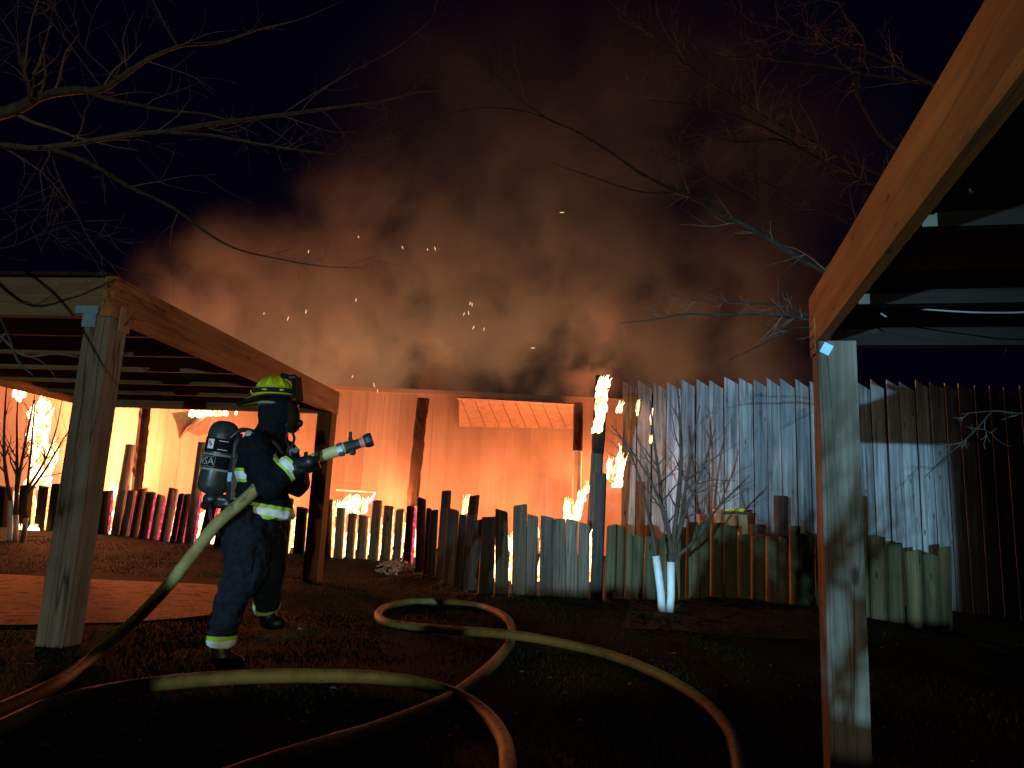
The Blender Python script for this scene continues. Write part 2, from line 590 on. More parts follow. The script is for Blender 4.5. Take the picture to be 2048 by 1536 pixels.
def spline(pts, n=6):
    """Catmull-Rom through points given as tuples of any length"""
    P = [np.array(p, float) for p in pts]
    P = [2 * P[0] - P[1]] + P + [2 * P[-1] - P[-2]]
    out = []
    for i in range(1, len(P) - 2):
        for k in range(n):
            t = k / n
            a, b, c, d = P[i - 1], P[i], P[i + 1], P[i + 2]
            out.append(0.5 * ((2 * b) + (c - a) * t + (2 * a - 5 * b + 4 * c - d) * t * t + (3 * b - 3 * c + d - a) * t ** 3))
    out.append(P[-2])
    return out


def evaluated(ob):
    dg = bpy.context.evaluated_depsgraph_get()
    dg.update()
    return bpy.data.meshes.new_from_object(ob.evaluated_get(dg))


def remesh(mb, voxel, smooth_it=6, wrinkle=0.0, wscale=9.0, stretch=(1, 1, 1)):
    me = bpy.data.meshes.new('tmp')
    me.from_pydata([tuple(p) for p in mb.v], [], mb.f)
    ob = bpy.data.objects.new('tmp', me)
    COL.objects.link(ob)
    r = ob.modifiers.new('r', 'REMESH')
    r.mode = 'VOXEL'
    r.voxel_size = voxel
    s = ob.modifiers.new('s', 'SMOOTH')
    s.factor = 0.5
    s.iterations = smooth_it
    out = evaluated(ob)
    bpy.data.objects.remove(ob)
    if wrinkle:
        bm = bmesh.new()
        bm.from_mesh(out)
        bm.normal_update()
        for v in bm.verts:
            p = V((v.co.x * stretch[0], v.co.y * stretch[1], v.co.z * stretch[2])) * wscale
            d = noise.noise(p) * 0.7 + noise.noise(p * 2.3) * 0.4
            v.co += v.normal * (-abs(d) * wrinkle + wrinkle * 0.4)
        bm.to_mesh(out)
        bm.free()
    out.polygons.foreach_set('use_smooth', [True] * len(out.polygons))
    return out


def put(name, me, mat, parent=None, origin=None, label=None):
    o = V(origin) if origin is not None else V((0, 0, 0))
    me.transform(Matrix.Translation(-o))
    me.materials.clear()
    me.materials.append(mat)
    return link(name, me, parent, o, label)


def band(src, p, n, w, lift, region):
    """strip of a cloth mesh between two planes, lifted off the cloth"""
    bm = bmesh.new()
    bm.from_mesh(src)
    n = V(n).normalized()
    for s in (1, -1):
        bmesh.ops.bisect_plane(bm, geom=bm.verts[:] + bm.edges[:] + bm.faces[:], plane_co=V(p) + n * w * s, plane_no=n * s, clear_outer=True)
    bmesh.ops.delete(bm, geom=[f for f in bm.faces if not region(f.calc_center_median())], context='FACES')
    bm.normal_update()
    for v in bm.verts:
        v.co += v.normal * lift
    me = bpy.data.meshes.new('band')
    bm.to_mesh(me)
    bm.free()
    me.polygons.foreach_set('use_smooth', [True] * len(me.polygons))
    return me

# ------------------------------------------------------------------ lawn, with an unseen bank behind the viewer added and shaped to cut the headlight
BLOCKER_Y, BLOCKER_TOP = -3.0, 0.42
for (u, v, half) in [(215, 1300, 0.03), (150, 1350, 0.035), (560, 1356, 0.008), (790, 1352, 0.010), (800, 1208, 0.03), (930, 1258, 0.03), (1130, 1286, 0.016), (1320, 1348, 0.02), (1400, 1400, 0.03),
                     (960, 1365, 0.012)]:
    q = G(u, v)
    t = (BLOCKER_Y - HEAD.y) / (q.y - HEAD.y)
    NOTCH.append((HEAD.x + (q.x - HEAD.x) * t, half))


def blocker(X, Y):
    top = BLOCKER_TOP + 0.03 * np.sin(X * 2.1) + 0.02 * np.sin(X * 7.3 + 1)
    top = top + 0.10 * ((X > -3.38) & (X < -2.55))
    for c, h in NOTCH:
        top = np.where(np.abs(X - c) < h, 0.12, top)
    hump = 0.50 + 0.30 * np.clip((X + 4.0) / 0.38, 0, 1)
    top = np.where((X > -4.0) & (X < -3.585), hump, top)  # hump added to keep the rising hose in shade
    hump = 0.48 + 0.30 * np.clip((X + 0.45) / 0.30, 0, 1)
    top = np.where((X > -0.47) & (X < -0.11), hump, top)
    top = np.where(np.abs(X + 2.02) < 0.24, 0.42 + 0.44 * np.sqrt(np.clip(1 - ((X + 2.02) / 0.24) ** 2, 0, 1)), top)  # rounded hump added to throw a shadow on the right logs
    top = np.where(np.abs(X) > 12, 0, top)
    return top * np.exp(-((Y - BLOCKER_Y) / 0.30) ** 2)


xs = np.concatenate([np.arange(-80, -9, 4), np.arange(-9, -5, 0.25), np.arange(-5, -4.6, 0.05), np.arange(-4.6, -1.1, 0.015), np.arange(-1.1, 3, 0.08), np.arange(3, 12, 0.25), np.arange(12, 81, 4)])
ys = np.concatenate([np.arange(-24, -4.2, 1.5), np.arange(-4.2, -1.8, 0.12), np.arange(-1.8, 14, 0.22), np.arange(14, 24, 0.6), np.arange(24, 110, 5)])
X_, Y_ = np.meshgrid(xs, ys)
Z_ = gz_np(X_, Y_)
rough_ = 0.012 * np.sin(X_ * 5.1 + 2 * np.sin(Y_ * 3)) * np.cos(Y_ * 4.3)
Z_ = Z_ + rough_ * (np.abs(X_) < 12) * (Y_ < 20) * (Y_ > 0) + blocker(X_, Y_)
nx, ny = len(xs), len(ys)
me = bpy.data.meshes.new('lawn')
I_ = np.arange(nx * ny).reshape(ny, nx)
quads = np.stack([I_[:-1, :-1], I_[:-1, 1:], I_[1:, 1:], I_[1:, :-1]], -1).reshape(-1, 4)
me.from_pydata(np.stack([X_, Y_, Z_], -1).reshape(-1, 3).tolist(), [], quads.tolist())
me.polygons.foreach_set('use_smooth', [True] * len(me.polygons))
me.materials.append(M['ground'])
structure(link('ground', me, None, (0, 0, 0)), label='dark night lawn sloping up to the log fences')


def sheet(name, rows, mat, up, label):
    """a ground sheet spanned by rows of picture points"""
    mb = MB()
    n = 36
    for r in rows:
        for k in range(n + 1):
            t = k / n
            uv = [a + (b - a) * t for a, b in zip(r[0], r[1])]
            uv[1] += r[2] * math.sin(PI * t) + (1.5 * math.sin(9 * t + r[2]) if r is rows[0] or r is rows[-1] else 0)
            p = G(uv[0], uv[1], up)
            mb.v.append(p)
    for i in range(len(rows) - 1):
        for k in range(n):
            a = i * (n + 1) + k
            mb.f.append((a, a + 1, a + n + 2, a + n + 1))
    o = mb.build(name, mat, smooth=True)
    return structure(o, label=label)


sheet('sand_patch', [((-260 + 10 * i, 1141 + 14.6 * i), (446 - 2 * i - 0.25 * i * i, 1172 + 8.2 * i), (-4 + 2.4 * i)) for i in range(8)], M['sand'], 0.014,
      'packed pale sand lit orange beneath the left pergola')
sheet('mulch_bed', [((1262 - 3 * i, 1200 + 9 * i), (1640 + 4 * i, 1222 + 10 * i), 2) for i in range(7)], M['mulch'], 0.010, 'reddish bark mulch bed under the bare sapling with white trunk guards')

# mulch chips, grass
mb = MB()
for _ in range(900):
    u, v = random.uniform(1262, 1640), random.uniform(1200, 1275)
    p = G(u, v, 0.012)
    R = Quaternion((0, 0, 1), random.uniform(0, 6.3)).to_matrix() @ Quaternion((1, 0, 0), random.uniform(-0.5, 0.5)).to_matrix()
    mb.box(p, (random.uniform(0.02, 0.07), random.uniform(0.01, 0.025), 0.008), R)
structure(mb.build('bark_chips', M['mulch']), 'stuff', 'loose bark chips on the mulch bed')

NB = 150000
rng = np.random.default_rng(3)
gy = 1.6 + 13.0 * rng.random(NB) ** 1.15
gx = (rng.random(NB) * 1.75 - 0.85) * (gy * 0.80 + 0.6)
keep = np.ones(NB, bool)
sx0, sx1 = G(-300, 1190).x, G(430, 1190).x
sy0, sy1 = G(200, 1247).y, G(200, 1146).y
keep &= ~((gx > sx0) & (gx < sx1 - 0.1) & (gy > sy0 - 0.05) & (gy < sy1 - 0.1))
ma, mb_ = G(1262, 1262), G(1640, 1225)
keep &= ~((gx > ma.x) & (gx < mb_.x + 1) & (gy > ma.y) & (gy < 11) & (rng.random(NB) > 0.08))
patchy = np.sin(gx * 1.7 + 1.3 * np.sin(gy * 0.9)) * np.cos(gy * 1.3 + gx * 0.4)
keep &= rng.random(NB) < (0.62 + 0.38 * patchy)
fence_y = np.interp(1024 + gx / gy * F, [0, 230, 380, 560, 745, 850, 930, 1040, 1190, 1290, 1450, 1600, 1730, 1870], [17, 16, 15, 14.4, 13.8, 12.4, 10.9, 10.2, 10.2, 10.6, 11.1, 11.5, 11.3, 10.9])
keep &= gy < fence_y - 0.05
gx, gy = gx[keep], gy[keep]
n_ = len(gx)
g0 = gz_np(gx, gy)
ang = rng.random(n_) * 2 * PI
hgt = (0.013 + 0.020 * rng.random(n_)) * (1 + 0.8 * np.exp(-((np.interp(1024 + gx / gy * F, [0, 745, 1040, 1870], [16.5, 13.8, 10.2, 10.9]) - gy) / 0.35) ** 2))
wid = 0.0035 + 0.003 * rng.random(n_)
lean = 0.9 * hgt * rng.random(n_)
la = rng.random(n_) * 2 * PI
ca, sa = np.cos(ang), np.sin(ang)
b0 = np.stack([gx - ca * wid, gy - sa * wid, g0 - 0.004], -1)
b1 = np.stack([gx + ca * wid, gy + sa * wid, g0 - 0.004], -1)
tp = np.stack([gx + np.cos(la) * lean, gy + np.sin(la) * lean, g0 + hgt], -1)
vv = np.stack([b0, b1, tp], 1).reshape(-1, 3)
me = bpy.data.meshes.new('grass')
me.vertices.add(len(vv)); me.vertices.foreach_set('co', vv.ravel())
me.loops.add(3 * n_); me.loops.foreach_set('vertex_index', np.arange(3 * n_))
me.polygons.add(n_); me.polygons.foreach_set('loop_start', np.arange(0, 3 * n_, 3)); me.polygons.foreach_set('loop_total', np.full(n_, 3))
me.update(calc_edges=True)
me.materials.append(M['grass'])
structure(link('grass', me, None, (0, 0, 0)), 'stuff', 'short winter grass growing on the dark lawn')

mb = MB()
for _ in range(170):
    u, v = random.uniform(0, 2048), 1150 + 386 * random.random()
    p = G(u, v, 0.03)
    R = Quaternion((0, 0, 1), random.uniform(0, 6.3)).to_matrix() @ Quaternion((1, 0, 0), random.uniform(-0.6, 0.6)).to_matrix()
    q = [V((-0.5, 0, 0)), V((0, -0.3, 0.1)), V((0.5, 0, 0)), V((0, 0.3, 0.1))]
    k = len(mb.v)
    sz = random.uniform(0.02, 0.05)
    mb.v += [p + R @ (a * sz) for a in q]
    mb.f.append((k, k + 1, k + 2, k + 3))
structure(mb.build('fallen_leaves', plain('dry_leaf', (0.30, 0.27, 0.22), 0.8)), 'stuff', 'a few dry leaves scattered on the dark lawn')

# ------------------------------------------------------------------ burning building: pale siding, trim, awning
WY = 19.0
WT = at(690, 782, WY).z
x0, x1 = -15.0, at(1262, 900, WY).x
wall = thing('burning_wall', ((x0 + x1) / 2, WY, 0.2), 'long pale panelled wall of the burning building glowing orange behind the logs', 'wall')
pw = 0.42
x = x0
while x < x1:
    w = min(pw, x1 - x)
    z0 = gz(x, WY) - 0.2
    MB().box((x + w / 2, WY + random.uniform(-0.003, 0.003), (z0 + WT) / 2), (w - 0.004, 0.05, WT - z0)).build('siding_panel', M['siding'], wall)
    x += pw
MB().box(((x0 + x1) / 2, WY + 0.06, 2.1), (x1 - x0, 0.04, 4.0)).build('backing', M['char'], wall)
MB().box(((x0 + x1) / 2, WY - 0.06, WT + 0.055), (x1 - x0, 0.18, 0.11)).build('top_trim', M['trim'], wall)
# awning of sloping sheets under the eave
awn = thing('awning', at(1030, 858, WY - 0.1), 'slanted ribbed awning lit orange high on the burning wall', 'awning')
for k in range(-1, 9):
    def edge(uu, top):
        uu = min(max(uu, 918 if top else 914), 1146)
        return (uu, 797 + (uu - 918) * 0.05) if top else (uu, 853 + (uu - 914) * 0.022)
    ut = 922 + 27 * k
    q = [edge(ut, True), edge(ut + 25.5, True), edge(ut + 25.5 + 23, False), edge(ut + 23, False)]
    if q[1][0] - q[0][0] < 2 and q[2][0] - q[3][0] < 2:
        continue
    mbx = MB()
    for (uu, vv_), Yd in zip(q, (17.7, 17.7, 18.93, 18.93)):
        mbx.v.append(at(uu, vv_, Yd))
    mbx.v += [p + V((0, 0.015, 0.03)) for p in mbx.v[:4]]
    mbx.f += [(0, 1, 2, 3), (7, 6, 5, 4), (0, 4, 5, 1), (1, 5, 6, 2), (2, 6, 7, 3), (3, 7, 4, 0)]
    mbx.build('roof_sheet', M['roofsheet'], awn)
MB().tube([at(914, 796, 17.68), at(1149, 809, 17.68)], 0.035, 4).build('eave_rail', M['trim'], awn)
# crumpled sheet hanging from the eave, burning shelf
mb = MB()
pts = [(343, 826), (372, 822), (398, 826), (424, 822), (352, 846), (376, 850), (402, 842), (420, 840), (358, 878), (372, 862), (396, 872), (412, 868)]
mb.v = [at(u, v, 17.6 + 0.25 * ((i * 7) % 3 - 1)) for i, (u, v) in enumerate(pts)]
for r in range(2):
    for c in range(3):
        a = r * 4 + c
        mb.f += [(a, a + 1, a + 4), (a + 1, a + 5, a + 4)]
b0_ = len(mb.v)
mb.v += [p + V((0, 0.03, 0.0)) for p in mb.v]
mb.f += [tuple(b0_ + i for i in reversed(f)) for f in mb.f]
tag(mb.build('crumpled_sheet', M['roofsheet']), 'crumpled sheet hanging below the burning eave behind the firefighter', 'sheet')
sh = thing('burning_shelf', at(712, 990, 16.6), 'thin glowing shelf frame standing in the flames right of the pergola post', 'shelf')
MB().tube([at(672, 980, 16.6), at(751, 985, 16.6)], 0.018, 5).build('bar', M['firelight_yellow'], sh)
MB().tube([at(751, 985, 16.6), at(744, 998, 16.6), at(728, 1013, 16.6)], [0.02, 0.05, 0.02], 5).build('leaning_strip', emit('pale_hot_strip', (0.85, 0.65, 1.0), 1.6, (1, 0.5, 0.3)), sh)


def timber(name, ub, vb, ut, vt, wpx, Y, mat, label, cat, rows=9, jit=0.12, group=None, top_mat=None, split=None):
    a, b = at(ub, vb, Y), at(ut, vt, Y)
    r = wpx / F * Y / 2
    t = thing(name, a, label, cat, group)
    pts = [a + (b - a) * (i / rows) for i in range(rows + 1)]
    if split:
        k = max(1, int(rows * split))
        MB().tube(pts[:k + 1], r, 8, jit=0.03).build('sound_part', mat, t)
        MB().tube(pts[k:], r * 1.0, 8, jit=jit).build('charred_part', top_mat, t)
    else:
        MB().tube(pts, r, 8, jit=jit).build('shaft', mat, t)
    return t


timber('charred_post', 823, 1012, 847, 797, 23, 17.3, M['char'], 'tall charred post standing before the glowing wall, centre', 'post', 16)
timber('charred_post', 272, 990, 291, 808, 22, 17.3, M['char'], 'charred post under the left pergola, behind a tall log', 'post', 16)
timber('charred_post', 1152, 1040, 1157, 806, 19, 16.6, M['trim'], 'post with black charred top just left of the burning post', 'post', 12, split=0.62, top_mat=M['char'])
timber('burning_post', 1186, 1070, 1203, 752, 25, 11.3, M['log'], 'tall leaning post with flames wrapped round its top', 'post', 12, split=0.55, top_mat=M['char'])
timber('timber_post', 1563, 1090, 1562, 992, 28, 12.6, M['logdark'], 'square dark post rising behind the right logs, before blue-lit boards', 'post', 4, 0.02)
timber('timber_post', 1511, 1090, 1511, 1049, 25, 12.6, M['logdark'], 'short dark post stub behind the right logs', 'post', 3, 0.02)
timber('timber_post', 1943, 1110, 1943, 1000, 13, 14.5, M['far_post'], 'slim red-lit post in the dark beyond the log fence end', 'post', 4, 0.02)  # red light on the far posts put into the wood colour
timber('timber_post', 2028, 1100, 2028, 1046, 18, 15.5, M['far_post'], 'stout red-lit post at the far right edge in the dark', 'post', 4, 0.02)
timber('timber_post', 1986, 1100, 1986, 1079, 15, 15, M['far_post'], 'lowest reddish post stub in the dark on the right', 'post', 3, 0.02)

# ------------------------------------------------------------------ tall board fence at right, saw tooth tops
bf = thing('board_fence', at(1600, 1080, 13.6), 'tall fence of grey boards with slanted tops lit blue', 'fence')


def wallY(u):
    return 14.3 - (u - 1250) * 0.0013


edges = [1248]
while edges[-1] < 2230:
    edges.append(edges[-1] + random.uniform(26.5, 31) * (1 + (edges[-1] - 1250) * 0.00008))
for i, (ua, ub) in enumerate(zip(edges[:-1], edges[1:])):
    Y = wallY(ua)
    vt = np.interp(ua, [1240, 1330, 1480, 1640, 1760, 1900, 2000], [762, 762, 755, 761, 760, 764, 772]) + random.uniform(-3, 3)
    a, b = at(ua, vt, Y), at(ub, vt, Y)
    w = (b.x - a.x) - 0.012
    zb = gz((a.x + b.x) / 2, Y) - 0.15
    drop = random.uniform(0.10, 0.17)
    burnt = i < 3
    yaw = random.uniform(0.12, 0.2)
    lean = random.uniform(-0.004, 0.004)
    th = 0.028
    mb = MB()
    zt = a.z - (0.04 * random.random() if burnt else 0)
    for (lx, lz) in ((0, zb), (w, zb), (w, zt - drop), (0, zt)):
        for d in (0, th):
            mb.v.append(V((a.x + lx + lean * (lz - zb), Y + lx * yaw + d + (0.0 if not burnt else random.uniform(0, 0.01)), lz)))
    mb.f += [(0, 2, 4, 6), (7, 5, 3, 1), (0, 1, 3, 2), (2, 3, 5, 4), (4, 5, 7, 6), (6, 7, 1, 0)]
    mb.build('plank', M['boardburnt'] if burnt else M['board'], bf, origin=mb.v[0])
for zz in (0.5, 1.7, 3.0):
    pa, pb = at(1250, 900, wallY(1250) + 0.18), at(2230, 900, wallY(2230) + 0.18)
    MB().tube([V((pa.x, pa.y, zz)), V((pb.x, pb.y, zz - 0.2))], 0.05, 4).build('rail', M['logdark'], bf)
pa, pb = at(1256, 900, wallY(1250) + 0.28), at(2240, 900, wallY(2230) + 0.28)
mb = MB()
for p in (pa, pb):
    for d in (0, 0.04):
        for z in (-0.6, 3.62):
            mb.v.append(V((p.x, p.y + d, z)))
mb.f += [(0, 4, 5, 1), (2, 3, 7, 6), (1, 5, 7, 3), (0, 2, 6, 4), (0, 1, 3, 2), (4, 6, 7, 5)]
mb.build('backing_sheet', M['deck'], bf)

# ------------------------------------------------------------------ log fences


def fenceY(u):
    return float(np.interp(u, [-60, 0, 230, 380, 560, 745, 835, 850, 930, 960, 1190, 1290, 1450, 1600, 1730, 1870, 1900], [17.3, 17, 16, 15, 14.4, 13.8, 13.2, 12.4, 10.9, 10.2, 10.2, 10.6, 11.1, 11.5, 11.3, 10.9, 10.8]))


def log(parent, tl, tr, vt, bl, br, vb, mat, flat=False, back=0.0, edge=None, label=None):
    Y = fenceY((bl + br) / 2) + back
    a, b = at((bl + br) / 2, vb, Y), at((tl + tr) / 2, vt, Y)
    rb, rt = (br - bl) / F * Y / 2, (tr - tl) / F * Y / 2
    r = (rb + rt) / 2
    n = 14
    mb = MB()
    a2 = a - (b - a).normalized() * 0.15
    sl = (random.uniform(-0.02, 0.02), random.uniform(-0.02, 0.02))
    rr = [r * (1 + random.uniform(-0.06, 0.06)) for _ in range(n)]
    for t, s in ((0, 1.03), (0.35, 1.0), (0.7, 0.99), (0.985, 0.98), (1.0, 0.90)):
        c = a2 + (b - a2) * t
        for j in range(n):
            an = 2 * PI * j / n
            dx, dy = math.cos(an), math.sin(an)
            if flat:
                dx = math.copysign(abs(dx) ** 0.45, dx)
                dy = math.copysign(abs(dy) ** 0.45, dy) * 0.42
            p = c + V((dx * rr[j] * s, dy * rr[j] * s, 0))
            if t > 0.9:
                p.z += sl[0] * dx + sl[1] * dy
            mb.v.append(p)
    for i in range(4):
        for j in range(n):
            k, l = i * n + j, i * n + (j + 1) % n
            mb.f.append((k, l, l + n, k + n))
    mb.f.append(tuple(4 * n + j for j in range(n)))
    o = mb.build('log', mat, parent, origin=a, label=label)
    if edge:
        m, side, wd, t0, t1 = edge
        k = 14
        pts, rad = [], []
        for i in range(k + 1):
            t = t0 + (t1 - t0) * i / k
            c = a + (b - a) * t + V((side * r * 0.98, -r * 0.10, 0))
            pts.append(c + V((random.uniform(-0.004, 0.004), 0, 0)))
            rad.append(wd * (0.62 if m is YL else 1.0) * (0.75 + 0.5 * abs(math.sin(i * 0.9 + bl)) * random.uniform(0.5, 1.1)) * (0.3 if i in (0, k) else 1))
        MB().tube(pts, rad, 5).build('glowing_edge', m, o)  # yellow strips imitate fire light showing between the logs
    return o


PK, YL = M['ember_pink'], M['firelight_yellow']
f1 = thing('log_fence', at(420, 1090, 15), 'far row of short logs with glowing edges behind the firefighter', 'fence')
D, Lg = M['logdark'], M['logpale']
rows_ = [
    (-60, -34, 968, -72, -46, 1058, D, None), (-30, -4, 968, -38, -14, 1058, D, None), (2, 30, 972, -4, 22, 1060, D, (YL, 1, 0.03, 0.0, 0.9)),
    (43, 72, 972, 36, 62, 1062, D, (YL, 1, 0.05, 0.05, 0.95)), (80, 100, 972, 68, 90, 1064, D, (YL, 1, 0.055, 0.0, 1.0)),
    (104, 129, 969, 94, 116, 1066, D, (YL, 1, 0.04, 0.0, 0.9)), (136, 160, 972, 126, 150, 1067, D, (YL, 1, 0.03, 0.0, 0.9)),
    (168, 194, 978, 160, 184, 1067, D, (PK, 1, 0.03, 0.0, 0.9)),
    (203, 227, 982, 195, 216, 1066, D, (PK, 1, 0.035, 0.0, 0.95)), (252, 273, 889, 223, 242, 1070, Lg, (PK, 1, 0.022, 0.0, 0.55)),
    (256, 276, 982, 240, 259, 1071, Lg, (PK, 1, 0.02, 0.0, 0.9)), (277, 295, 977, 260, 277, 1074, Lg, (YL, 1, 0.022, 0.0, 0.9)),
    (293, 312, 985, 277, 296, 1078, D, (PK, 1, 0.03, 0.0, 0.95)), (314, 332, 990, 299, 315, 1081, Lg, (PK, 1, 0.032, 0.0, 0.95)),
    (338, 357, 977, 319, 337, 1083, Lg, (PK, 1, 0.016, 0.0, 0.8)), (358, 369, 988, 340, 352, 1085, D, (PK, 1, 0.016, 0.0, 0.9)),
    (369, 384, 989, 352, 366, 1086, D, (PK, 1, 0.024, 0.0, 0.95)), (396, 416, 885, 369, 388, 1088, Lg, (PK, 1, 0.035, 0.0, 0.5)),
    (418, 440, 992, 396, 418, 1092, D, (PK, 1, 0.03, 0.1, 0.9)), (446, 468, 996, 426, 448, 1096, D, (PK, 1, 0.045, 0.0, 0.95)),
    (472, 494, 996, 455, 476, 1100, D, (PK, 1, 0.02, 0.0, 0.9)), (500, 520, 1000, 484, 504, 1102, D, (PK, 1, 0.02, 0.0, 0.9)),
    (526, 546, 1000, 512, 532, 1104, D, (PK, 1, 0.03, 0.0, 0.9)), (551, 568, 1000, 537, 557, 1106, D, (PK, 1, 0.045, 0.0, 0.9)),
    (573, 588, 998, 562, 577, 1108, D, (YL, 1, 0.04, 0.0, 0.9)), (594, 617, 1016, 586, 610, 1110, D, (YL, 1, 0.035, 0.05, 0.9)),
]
for tl, tr, vt, bl, br, vb, m, e in rows_:
    log(f1, tl, tr, vt, bl, br, vb, m, edge=e)
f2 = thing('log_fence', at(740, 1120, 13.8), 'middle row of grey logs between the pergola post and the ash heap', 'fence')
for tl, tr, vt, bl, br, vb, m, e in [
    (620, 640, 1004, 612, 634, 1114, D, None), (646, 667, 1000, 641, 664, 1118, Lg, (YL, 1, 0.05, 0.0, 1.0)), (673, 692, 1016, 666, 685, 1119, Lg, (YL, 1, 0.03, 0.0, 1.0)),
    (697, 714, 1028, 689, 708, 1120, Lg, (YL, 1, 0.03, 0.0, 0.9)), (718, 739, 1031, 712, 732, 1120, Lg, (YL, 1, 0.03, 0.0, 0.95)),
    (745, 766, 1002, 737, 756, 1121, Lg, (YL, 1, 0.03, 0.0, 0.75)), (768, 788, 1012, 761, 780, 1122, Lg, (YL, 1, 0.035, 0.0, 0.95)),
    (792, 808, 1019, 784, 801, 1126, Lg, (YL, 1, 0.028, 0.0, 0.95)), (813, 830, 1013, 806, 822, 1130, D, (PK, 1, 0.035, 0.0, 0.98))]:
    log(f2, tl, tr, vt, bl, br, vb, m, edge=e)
f3 = thing('log_fence', at(900, 1170, 11.4), 'dark bunched logs of mixed height between the ash heap and grey planks', 'fence')
for tl, tr, vt, bl, br, vb, m, bk in [
    (833, 854, 997, 831, 847, 1143, D, 0), (853, 864, 1018, 846, 857, 1146, D, 0), (861, 877, 1021, 854, 870, 1148, D, 0), (882, 904, 982, 872, 890, 1154, D, 0.3),
    (880, 896, 1018, 872, 888, 1156, D, 0), (895, 920, 1020, 888, 909, 1162, D, 0), (919, 934, 1030, 906, 922, 1168, D, 0), (937, 961, 991, 919, 938, 1178, D, 0.1)]:
    log(f3, tl, tr, vt, bl, br, vb, m, back=bk)
Lg = M['log']
f4 = thing('log_fence', at(1080, 1190, 10.2), 'nearest row of flat grey upright planks in front of the glowing wall', 'fence')
for tl, tr, vt, bl, br, vb, m, fl in [
    (947, 966, 1040, 934, 955, 1189, Lg, 1), (966, 990, 1034, 957, 988, 1190, Lg, 1), (990, 1016, 1021, 990, 1017, 1191, Lg, 1), (1027, 1054, 1010, 1024, 1051, 1192, Lg, 1),
    (1054, 1077, 1031, 1052, 1073, 1193, Lg, 1), (1082, 1107, 1033, 1078, 1106, 1194, Lg, 1), (1107, 1131, 1038, 1106, 1130, 1195, Lg, 1), (1131, 1156, 1040, 1130, 1154, 1195, Lg, 1),
    (1157, 1180, 1048, 1155, 1177, 1196, Lg, 1), (1190, 1213, 947, 1178, 1205, 1199, D, 0)]:
    log(f4, tl, tr, vt, bl, br, vb, m, flat=bool(fl))
f5 = thing('log_fence', at(1500, 1200, 11.1), 'long right row of olive logs before the board fence', 'fence')
Gn = M['loggreen']
for tl, tr, vt, bl, br, vb, m, bk in [
    (1214, 1234, 1050, 1208, 1230, 1198, Gn, 0), (1231, 1253, 1053, 1229, 1246, 1198, Gn, 0), (1252, 1267, 1069, 1247, 1263, 1199, Gn, 0.05), (1265, 1290, 1073, 1262, 1284, 1199, Gn, 0),
    (1290, 1318, 1075, 1285, 1312, 1198, Gn, 0), (1318, 1343, 1070, 1313, 1338, 1198, Gn, 0), (1345, 1372, 1054, 1340, 1368, 1197, Gn, 0), (1372, 1397, 1044, 1369, 1395, 1196, Gn, 0.05),
    (1397, 1420, 1047, 1396, 1419, 1195, Gn, 0), (1420, 1447, 1046, 1420, 1447, 1194, Gn, 0.05), (1447, 1474, 1053, 1447, 1474, 1194, Gn, 0), (1474, 1498, 1071, 1474, 1500, 1195, Gn, 0.05),
    (1503, 1529, 1071, 1503, 1530, 1198, Gn, 0), (1531, 1556, 1076, 1531, 1557, 1202, Gn, 0.03), (1557, 1572, 1075, 1558, 1573, 1204, Gn, 0), (1578, 1600, 1053, 1580, 1602, 1208, Gn, 0),
    (1603, 1628, 1069, 1604, 1630, 1214, Gn, 0), (1632, 1655, 1068, 1634, 1657, 1218, Gn, 0.05), (1660, 1684, 1060, 1664, 1688, 1222, Gn, 0), (1688, 1710, 1070, 1692, 1714, 1228, Gn, 0.05),
    (1714, 1735, 992, 1720, 1739, 1235, Gn, 0.1), (1738, 1769, 1073, 1744, 1773, 1243, Gn, 0), (1775, 1804, 1087, 1780, 1810, 1250, Gn, 0), (1810, 1840, 1101, 1817, 1848, 1257, Gn, 0),
    (1847, 1876, 1111, 1854, 1885, 1263, Gn, 0), (1876, 1902, 1094, 1880, 1902, 1256, Gn, 0.25)]:
    log(f5, tl, tr, vt, bl, br, vb, m, back=bk)

# ------------------------------------------------------------------ pergolas
def frame_dirs(a):
    return V((math.sin(a), math.cos(a), 0)), V((math.cos(a), -math.sin(a), 0)), Matrix.Rotation(-a, 3, 'Z')


DIR, SIDE, RB = frame_dirs(ANG_L)


def beam(t, name, p, q, z, h, th, mat, label=None):
    c = (p + q) / 2
    d = q - p
    ang = math.atan2(d.x, d.y)
    R = Matrix.Rotation(-ang, 3, 'Z')
    return MB().box((c.x, c.y, z + h / 2), (th, d.length, h), R).build(name, mat, t, label=label)


def post(t, p, z0, z1, w, mat, label=None):
    mb = MB().box((p.x, p.y, (z0 + z1) / 2), (w, w, z1 - z0), RB)
    return mb.build('post', mat, t, origin=(p.x, p.y, z0), label=label)


# left pergola
PN = at(214, 640, 5.2)
PF = PN + DIR * 4.5
ZB = PN.z
tL = thing('pergola', (PN.x - 1.2, PN.y + 2.5, 0), 'left timber pergola with an orange-lit side beam over the firefighter', 'pergola')
WdL = 3.35
nl = V((PN.x, PN.y, 0))
fl_ = V((PF.x, PF.y, 0))
for p, m_, lb in ((nl, M['post'], 'weathered near post'), (fl_, M['far_post'], 'dark far post edged with orange'), (nl - SIDE * WdL, M['post'], None), (fl_ - SIDE * WdL, M['far_post'], None)):
    post(tL, p, gz(p.x, p.y) - 0.3, ZB, 0.19, m_, lb)
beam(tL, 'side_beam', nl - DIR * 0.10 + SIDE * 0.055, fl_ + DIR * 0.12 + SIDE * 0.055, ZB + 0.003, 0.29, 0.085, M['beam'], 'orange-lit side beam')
beam(tL, 'side_beam', nl - DIR * 0.10 - SIDE * (WdL + 0.05), fl_ + DIR * 0.12 - SIDE * (WdL + 0.05), ZB + 0.003, 0.29, 0.085, M['beam'])
